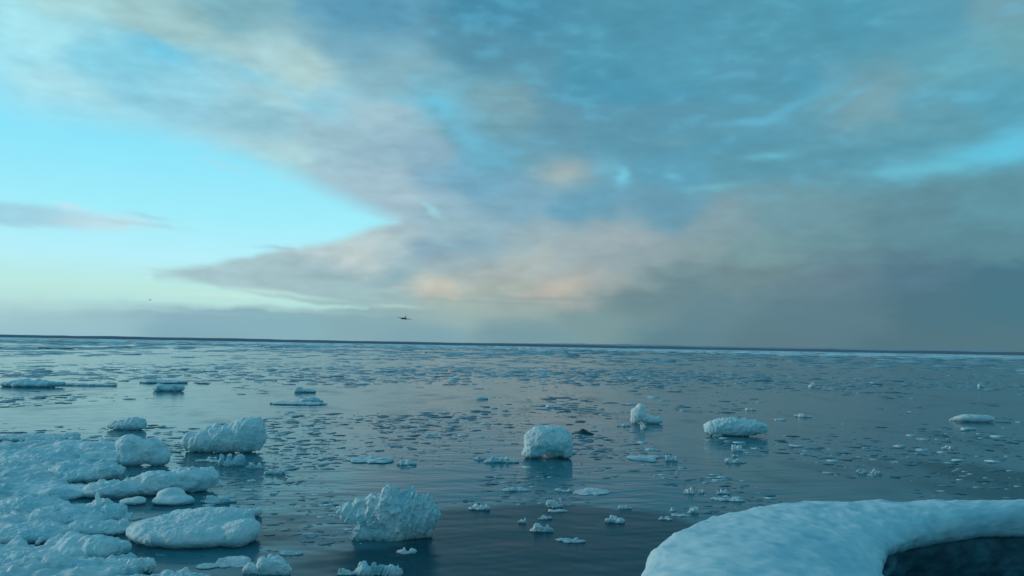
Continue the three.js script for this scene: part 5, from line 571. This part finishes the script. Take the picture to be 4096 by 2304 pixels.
{
  const stations = [[[0.724, -6.834], [3.208, -6.815]], [[1.063, -8.442], [3.823, -8.435]], [[1.458, -9.766], [4.351, -9.767]], [[2.19, -11.873], [4.756, -10.783]], [[3.204, -13.119], [5.076, -11.382]], [[4.819, -14.263], [5.553, -11.913]], [[6.488, -14.259], [6.484, -12.694]], [[8.638, -14.216], [8.172, -13.455]], [[10.596, -13.956], [10.463, -13.782]], [[13.114, -13.856], [13.282, -14.031]]];
  const wob = (x, y, z) => 0.08 * fbm(x * 0.9, y, z * 0.9, 3) + 0.045 * fbm(x * 2.4 + 7, y * 2, z * 3.1, 3) + 0.018 * fbm(x * 7, y * 6, z * 7, 3) + 0.04 * Math.max(0, fbm(x * 3.3 + 20, y * 3, z * 4.5, 3) - 0.12) + 0.012 * Math.max(0, noise(x * 15, y * 12, z * 15));
  const g = sweep(stations, [[0.06, -0.2], [0.03, 0.5], [0.0, 1.0], [-0.005, 1.28], [0.03, 1.42], [0.12, 1.52], [0.3, 1.6], [0.5, 1.62], [0.7, 1.6], [0.85, 1.55], [0.95, 1.47], [1.0, 1.36], [0.99, 1.25], [0.94, 1.17], [0.8, 1.12], [0.6, 1.1]], wob);
  const p = g.attributes.position, col = new Float32Array(p.count * 3);
  for (let i = 0; i < p.count; i++) {
    const x = p.getX(i), y = p.getY(i), z = p.getZ(i), k = clamp(0.62 + 0.9 * fbm(x * 1.3, y, z * 1.3, 3) + 0.4 * noise(x * 6, y * 6, z * 6), 0, 1);
    const a = [0.36, 0.64, 0.74], b = [0.66, 0.84, 0.87]; for (let c = 0; c < 3; c++) col[i * 3 + c] = mix(a[c], b[c], k);
  }
  g.setAttribute('color', new THREE.BufferAttribute(col, 3));
  tag(place('ice_ledge', g, MAT.glaze), 'smooth snow-covered ice ledge curving over a dark hollow in the lower right corner', 'ice ledge');
  const darkFace = sweep(stations, [[0.6, 1.16], [0.8, 1.13], [0.86, 1.05], [0.84, 0.8], [0.78, 0.4], [0.76, -0.2]], (x, y, z) => 0.16 * fbm(x * 0.8, y * 1.1, z * 0.8, 3) + 0.07 * fbm(x * 3, y * 3, z * 3, 3), 420, 110);  // added wall behind the lip, coloured dark to stand for shade
  const rp = darkFace.attributes.position, rc = new Float32Array(rp.count * 3), [gx] = [5.535, -11.309];   // glaze of frozen drips down the shade-coloured face
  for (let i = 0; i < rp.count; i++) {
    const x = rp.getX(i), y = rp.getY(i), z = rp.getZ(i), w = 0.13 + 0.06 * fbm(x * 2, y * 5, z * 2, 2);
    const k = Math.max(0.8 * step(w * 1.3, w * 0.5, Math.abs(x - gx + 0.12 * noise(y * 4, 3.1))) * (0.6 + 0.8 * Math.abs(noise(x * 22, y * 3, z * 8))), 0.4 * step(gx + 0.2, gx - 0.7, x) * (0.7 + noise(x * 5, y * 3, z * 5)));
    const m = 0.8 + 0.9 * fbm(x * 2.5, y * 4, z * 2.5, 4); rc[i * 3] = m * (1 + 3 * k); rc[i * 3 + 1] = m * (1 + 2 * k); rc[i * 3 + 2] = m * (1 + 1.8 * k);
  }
  darkFace.setAttribute('color', new THREE.BufferAttribute(rc, 3));
  tag(place('hollow_shade', darkFace, MAT.darkFace), 'added face with painted shade, streaked with frozen drips, in the hollow under the snowy ledge', 'darkFace');
}

// ------------------------------------------------------------------ a dark dirty lump in the water
{
  const g = iceShape({ lobes: [[0, 0.04, 0, 0.24, 0.14, 0.2], [0.0, 0.12, 0, 0.1, 0.12, 0.12], [0.3, 0.01, 0, 0.26, 0.08, 0.16], [-0.3, 0.0, 0, 0.22, 0.07, 0.16]], blend: 0.12, crag: [0.05, 3], cell: 0.025, seed: 71, snow: 0, dirt: 0 });
  { const c = g.attributes.color, q = g.attributes.position; for (let i = 0; i < c.count; i++) { const v = 0.8 + 1.6 * Math.max(0, fbm(q.getX(i) * 9, q.getY(i) * 9, q.getZ(i) * 9, 3)); c.setXYZ(i, v * 0.5, v * 0.45, v * 0.42); } }
  tag(place('dark_lump', g, MAT.darkFace, 3.382, 0, -38.93), 'dark pointed lump breaking the surface right of the round iceberg', 'lump');
}
// ------------------------------------------------------------------ flat floes: twelve shapes, copied one by one
function floeShape(seed) {
  const r = random(seed * 91 + 5), n = 22, lobes = 2 + Math.floor(r() * 3), ph = r() * 6, rim = [], pos = [], idx = [];
  for (let i = 0; i < n; i++) { const a = (i / n) * 2 * Math.PI; rim.push([a, 0.78 + 0.22 * Math.sin(a * lobes + ph) + 0.75 * fbm(Math.cos(a) * 2.4 + seed * 3, Math.sin(a) * 2.4, 4.4, 3)]); }
  const rings = [[1.0, -0.12], [1.03, 0.02], [0.97, 0.1], [0.84, 0.14], [0.55, 0.1], [0.25, 0.09]];
  for (const [k, h] of rings) for (const [a, q] of rim) { const x = Math.cos(a) * q * k, z = Math.sin(a) * q * k; pos.push(x, h + (h > 0.05 ? 0.16 * Math.max(-0.3, fbm(x * 2.4 + seed, z * 2.4, seed, 3)) : 0), z); }
  pos.push(0, 0.09, 0);
  for (let k = 0; k < rings.length - 1; k++) for (let i = 0; i < n; i++) { const a = k * n + i, b = k * n + ((i + 1) % n); idx.push(a, a + n, b, b, a + n, b + n); }
  const c = rings.length * n; for (let i = 0; i < n; i++) idx.push(c - n + i, c, c - n + ((i + 1) % n));
  const g = new THREE.BufferGeometry(); g.setAttribute('position', new THREE.Float32BufferAttribute(pos, 3)); g.setIndex(idx); g.computeVertexNormals();
  return g;
}
const SNOWY = [0.42, 0.6, 0.66], WET = [0.035, 0.125, 0.17], GREY = [0.1, 0.23, 0.29];
const tinted = (g, rgb) => { const c = new Float32Array(g.attributes.position.count * 3); for (let i = 0; i < c.length; i++) c[i] = rgb[i % 3]; g.setAttribute('color', new THREE.BufferAttribute(c, 3)); return g; };
const flats = { white: [], grey: [], dark: [] };
for (let k = 0; k < 12; k++) { const s = floeShape(k + 1); flats.white.push(tinted(s.clone(), SNOWY)); flats.grey.push(tinted(s.clone(), GREY)); flats.dark.push(tinted(s.clone(), WET)); }
// patches where small ice has drifted together: [x, z, radius across, radius deep], weight
const patches = [[[-7.2, -29.5, 2.08, 5.21], 2.2], [[-9.7, -35.5, 2.67, 4.46], 0.8], [[0.4, -24.8, 1.28, 2.89], 2.2], [[4.2, -32.2, 2.12, 3.66], 1.6], [[6.1, -25.4, 1.07, 3.2], 2.2], [[-5.8, -43.6, 5.14, 5.41], 0.8], [[-3.7, -18.8, 1.05, 2.9], 1.2], [[-4.8, -20, 0.75, 1.85], 0.8], [[13, -36.1, 4.41, 4.61], 0.9], [[15.3, -32, 3, 4.1], 1.1], [[-29.4, -52.8, 4.98, 8.7], 1.3], [[-13.4, -33.4, 2.36, 5.32], 1.6], [[-7, -18.1, 0.51, 3.92], 0.6], [[-0.8, -21.6, 1.62, 0.86], 1.3], [[-7.4, -25.1, 1.64, 2.19], 1.3], [[-7.8, -23.3, 0.65, 2.53], 0.8], [[-14.6, -46.8, 5.29, 5.71], 0.8], [[-10.1, -22.1, 2.69, 6.74], 0.7], [[31.2, -107.2, 35.5, 22.56], 0.9], [[-23, -126.7, 53.96, 27.68], 1.6], [[-42.6, -91.6, 21.66, 12.05], 1.4], [[19.7, -131.6, 31.12, 25.33], 1.1], [[6.4, -62.4, 14.72, 10.3], 0.4], [[9.6, -46.7, 19.8, 10.7], 0.35]];
const open = [[[1.2, -18.4, 3.26, 2.6], 1], [[-21, -46.7, 7.27, 6.77], 0.7], [[-2.6, -24.5, 1.49, 2.52], 0.8], [[3.5, -23.5, 1.32, 1.92], 0.7], [[-6.5, -58.9, 5.01, 10.93], 0.6], [[0.2, -15.7, 4.08, 1.7], 1]];
function crowding(x, z) {
  const d = Math.hypot(x, z); let f = 0.14 + 1.05 * fbm(x * 0.16, z * 0.05, 2.2, 3) + 0.35 * fbm(x * 0.7, z * 0.25, 6.1, 2);
  if (d > 90) f += 0.25 * step(90, 180, d) + 0.7 * fbm(x * 0.02, z * 0.006, 9.9, 3);
  for (const [[cx, cz, rx, rz], w] of patches) { const q = ((x - cx) / rx) ** 2 + ((z - cz) / rz) ** 2; if (q < 6) f += w * 0.5 * Math.exp(-q); }
  for (const [[cx, cz, rx, rz], w] of open) { const q = ((x - cx) / rx) ** 2 + ((z - cz) / rz) ** 2; if (q < 4) f -= w * Math.exp(-q * q * 0.8); }
  return f;
}
const blocked = (x, z, r) => footprints.some(([cx, cz, a, b]) => ((x - cx) / (a + r)) ** 2 + ((z - cz) / (b + r)) ** 2 < 1);
{
  const r = random(2024), single = [];
  for (let tries = 0; single.length < 260 && tries < 60000; tries++) {
    const b = (r() * 2 - 1) * 33 * RAD, d = 14.6 * Math.pow(9, Math.pow(r(), 0.9)), x = Math.sin(b) * d, z = -Math.cos(b) * d;
    if (r() * 1.5 > crowding(x, z) - 0.15) continue;
    const size = d * (0.003 + 0.008 * Math.pow(r(), 2.6)); 
    if (blocked(x, z, size) || single.some((q) => Math.hypot((x - q.x), (z - q.z) * 0.7) < (size + q.size) * 0.8) || (x > 1.0 + (-z - 9) * 0.33 && -z < 16.5) || (-z < 24 && x < -9.5 + (24 + z) * 0.3)) continue;
    single.push({ x, z, size, k: Math.floor(r() * 12), tone: r(), turn: r() * 6.283, long: 0.8 + r() * 0.6 });
  }
  const marks = [[-2.337, -17.179, 'the largest bladed iceberg'], [1.396, -29.814, 'the round lumpy iceberg'], [7.268, -44.575, 'the small white peak'], [10.499, -38.747, 'the long knobbly iceberg'], [27.392, -49.407, 'the white oval floe'], [-10.238, -29.837, 'the broad iceberg ridge'],
    [-6.326, -16.14, 'the biggest slab'], [-13.757, -53.546, 'the far flat raft'], [-26.757, -65.049, 'the small far hummock'], [-38.677, -66.956, 'the far blue hummock'], [5.784, -22.398, 'the pale floe above the ledge'], [12.14, -27.862, 'the little white chunk at right'], [-4.799, -28.23, 'the frosted long floe'], [-16.877, -36.992, 'the small ice dome'], [2.845, -55.151, 'the long low white floe'], [33.634, -93.695, 'the bright distant lump'], [57.361, -102.258, 'the bright lump near the right edge']];
  const seen = (x, z) => [x / -z, 4 / -z], asked = {}, order = ['nearest', 'second nearest', 'third nearest', 'fourth nearest', 'fifth nearest', 'sixth nearest', 'seventh nearest', 'eighth nearest', 'ninth nearest', 'tenth nearest', 'eleventh nearest', 'twelfth nearest'];
  for (const q of single) {
    const left = q.x / -q.z < -0.1, [u, v] = seen(q.x, q.z); q.look = q.tone > (left ? 0.88 : 0.78) ? 'white' : q.tone > 0.42 ? 'grey' : 'dark';
    let best = 1e9;
    for (const [mx, mz, name] of marks) { const [mu, mv] = seen(mx, mz), d = Math.hypot(u - mu, (v - mv) * 2.2); if (d < best) { best = d; q.mark = name; const du = u - mu, dv = v - mv; q.side = Math.abs(du) > Math.abs(dv) * 2 ? (du < 0 ? 'left of' : 'right of') : dv > 0 ? 'in front of' : 'behind'; } }
    q.near = best; (asked[q.look + q.side + q.mark] ??= []).push(q);
  }
  for (const list of Object.values(asked)) list.sort((a, b) => a.near - b.near).forEach((q, i) => { q.rank = list.length === 1 ? '' : order[i] ?? 'far'; });
  for (const q of single) {
    const m = place('drift_floe', flats[q.look][q.k], MAT.floe, q.x, 0, q.z, q.turn);
    m.scale.set(q.size * q.long, q.size * (q.look === 'white' ? 0.8 : 0.45), q.size / q.long);
    footprints.push([q.x, q.z, q.size, q.size]);
    tag(m, { white: 'white frosted', grey: 'grey soaked', dark: 'dark slushy' }[q.look] + ' floe, ' + (q.rank ? q.rank + ' such ' : '') + q.side + ' ' + q.mark, 'ice floe', 'thin floes adrift among the icebergs');
  }
}
// ------------------------------------------------------------------ brash: the uncounted crumbs between them, and the pack that closes the horizon
{
  const r = random(99), pos = [], nor = [], col = [], idx = [];
  const crumb = (x, z, rx, rz, h, rgb, turn, n) => {
    const at = pos.length / 3, c = Math.cos(turn), s = Math.sin(turn), ring = [];
    for (let i = 0; i < n; i++) { const a = (i / n) * 6.2832 + r() * 0.5, q = 0.45 + r() * 0.85; ring.push([Math.cos(a) * rx * q, Math.sin(a) * rz * q]); }
    for (const [k, y] of [[1, -0.02], [0.96, h * 0.7], [0.6, h]]) for (const [px, pz] of ring) {
      const jx = px * k, jz = pz * k, l = Math.hypot(px, pz) || 1, up = k < 0.9 ? 3 : 0.6 + (y > 0 ? 0.6 : 0), nl = Math.hypot(1, up);
      pos.push(x + jx * c - jz * s, y * (k < 0.9 ? 0.8 + r() * 0.5 : 1), z + jx * s + jz * c);
      nor.push((((px / l) * c - (pz / l) * s)) / nl, up / nl, (((px / l) * s + (pz / l) * c)) / nl); col.push(...rgb);
    }
    pos.push(x, h * 0.9, z); nor.push(0, 1, 0); col.push(...rgb);
    for (let k = 0; k < 2; k++) for (let i = 0; i < n; i++) { const a = at + k * n + i, b = at + k * n + ((i + 1) % n); idx.push(a, a + n, b, b, a + n, b + n); }
    for (let i = 0; i < n; i++) idx.push(at + 2 * n + i, at + 3 * n, at + 2 * n + ((i + 1) % n));
  };
  let made = 0;
  for (let tries = 0; made < 13500 && tries < 400000; tries++) {
    const b = (r() * 2 - 1) * 36 * RAD, d = 13.6 * Math.pow(70, Math.pow(r(), 0.85)), x = Math.sin(b) * d, z = -Math.cos(b) * d, f = crowding(x, z);
    if (r() * 1.15 > f - mix(0.06, 0.2, step(35, 70, d))) continue;
    const leftFar = step(90, 150, d) * step(0.05, -0.2, x / d); if (r() < leftFar * 0.45 || r() < 0.45 * step(0.1, 0.25, x / d) * step(30, 70, d)) continue;
    const size = d * (0.0013 + 0.0052 * Math.pow(r(), 3)) * (d > 200 ? 1.5 : 1);
    if (d < 110 && blocked(x, z, size * 0.6)) continue;
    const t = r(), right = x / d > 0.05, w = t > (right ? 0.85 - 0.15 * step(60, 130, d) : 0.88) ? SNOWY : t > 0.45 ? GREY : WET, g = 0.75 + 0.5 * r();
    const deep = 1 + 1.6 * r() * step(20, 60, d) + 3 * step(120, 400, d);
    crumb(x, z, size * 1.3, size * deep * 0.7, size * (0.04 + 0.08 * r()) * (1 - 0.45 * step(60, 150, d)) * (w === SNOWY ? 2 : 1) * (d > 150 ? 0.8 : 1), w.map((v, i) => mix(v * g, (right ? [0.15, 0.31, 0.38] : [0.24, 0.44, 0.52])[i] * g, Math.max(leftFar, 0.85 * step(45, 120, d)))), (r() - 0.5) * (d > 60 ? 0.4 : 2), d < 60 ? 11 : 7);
    made++;
  }
  const g = new THREE.BufferGeometry(); g.setAttribute('position', new THREE.Float32BufferAttribute(pos, 3)); g.setAttribute('normal', new THREE.Float32BufferAttribute(nor, 3)); g.setAttribute('color', new THREE.Float32BufferAttribute(col, 3)); g.setIndex(idx);
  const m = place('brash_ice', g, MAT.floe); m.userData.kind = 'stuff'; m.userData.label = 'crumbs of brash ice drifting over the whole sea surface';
}
{
  const r = random(404), pos = [], idx = [], col = [];
  const plate = (x, z, rx, rz, h, v) => { const at = pos.length / 3, n = 9; for (const [k, y] of [[1, -0.1], [0.98, h]]) for (let i = 0; i < n; i++) { const a = (i / n) * 6.2832, q = 0.65 + 0.5 * r(); pos.push(x + Math.cos(a) * rx * q * k, y, z + Math.sin(a) * rz * q * k); col.push(0.44 * v, 0.62 * v, 0.69 * v); }
    pos.push(x, h, z); col.push(0.44 * v, 0.62 * v, 0.69 * v);
    for (let i = 0; i < n; i++) { const j = (i + 1) % n; idx.push(at + i, at + n + i, at + j, at + j, at + n + i, at + n + j, at + n + i, at + 2 * n, at + n + j); } };
  for (let k = 0; k < 5200; k++) {
    const b = (r() * 2 - 1) * 36, d = 330 * Math.pow(20, r()), x = Math.sin(b * RAD) * d, z = -Math.cos(b * RAD) * d;
    const f = -0.12 + step(500, 1000, d) * 0.95 + 0.9 * fbm(x * 0.004, z * 0.0016, 5.5, 3); if (r() > f) continue;
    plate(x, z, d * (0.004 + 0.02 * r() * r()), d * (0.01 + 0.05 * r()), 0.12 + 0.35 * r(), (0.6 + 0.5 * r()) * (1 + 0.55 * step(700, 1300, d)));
  }
  const g = new THREE.BufferGeometry(); g.setAttribute('position', new THREE.Float32BufferAttribute(pos, 3)); g.setAttribute('color', new THREE.Float32BufferAttribute(col, 3)); g.setIndex(idx); g.computeVertexNormals();
  const m = place('far_pack_ice', g, MAT.floe); m.userData.kind = 'stuff'; m.userData.label = 'band of far pack ice below the horizon';
}

// ------------------------------------------------------------------ two aircraft low over the water, flying towards the shore
function aircraft(label, [x, y, z], bank, turn, material) {
  const t = new THREE.Group(); t.name = numbered('aircraft'); t.position.set(x, y, z); t.rotation.set(0.04, turn, bank, 'YXZ'); scene.add(t); tag(t, label, 'aircraft');
  const part = (name, g) => { const m = new THREE.Mesh(g, material); m.name = name; m.castShadow = m.receiveShadow = true; t.add(m); return m; };
  part('fuselage', new THREE.LatheGeometry([[0, 19], [1.2, 18.2], [2, 16], [2.2, 12], [2.2, -8], [1.6, -14], [0.5, -19], [0, -19.4]].map(([a, b]) => new THREE.Vector2(a, b)), 20).rotateX(Math.PI / 2));
  const blade = (pts, thick) => { const s = new THREE.Shape(pts.map((p) => new THREE.Vector2(...p))); return new THREE.ExtrudeGeometry(s, { depth: thick, bevelEnabled: true, bevelThickness: thick * 0.4, bevelSize: 0.15, bevelSegments: 2 }).translate(0, 0, -thick / 2); };
  for (const s of [-1, 1]) {
    part('wing', blade([[1.6 * s, 4], [17 * s, -5], [17 * s, -7], [6 * s, -4], [1.6 * s, -4]], 0.55).rotateX(Math.PI / 2).rotateZ(0.09 * s).translate(0, -0.9, 0));
    part('engine', new THREE.LatheGeometry([[0.5, 2], [1.05, 2.1], [1.2, 1], [1, -1.6], [0.5, -2]].map(([a, b]) => new THREE.Vector2(a, b)), 14).rotateX(Math.PI / 2).translate(5.8 * s, -1.7, 2));
    part('tailplane', blade([[0.6 * s, -13.5], [6.5 * s, -17], [6.5 * s, -18.4], [0.6 * s, -17.6]], 0.3).rotateX(Math.PI / 2).translate(0, 0.9, 0));
  }
  part('tail_fin', blade([[-12, 1.4], [-17, 7], [-19, 7], [-18, 1]], 0.4).rotateY(-Math.PI / 2));
}
aircraft('dark aircraft gliding low over the horizon left of the middle', [-255, 64.3, -1983.7], -0.15, -0.12, MAT.aircraft);
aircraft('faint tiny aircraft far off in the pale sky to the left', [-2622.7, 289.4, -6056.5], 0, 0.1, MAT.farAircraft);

renderer.render(scene, camera);
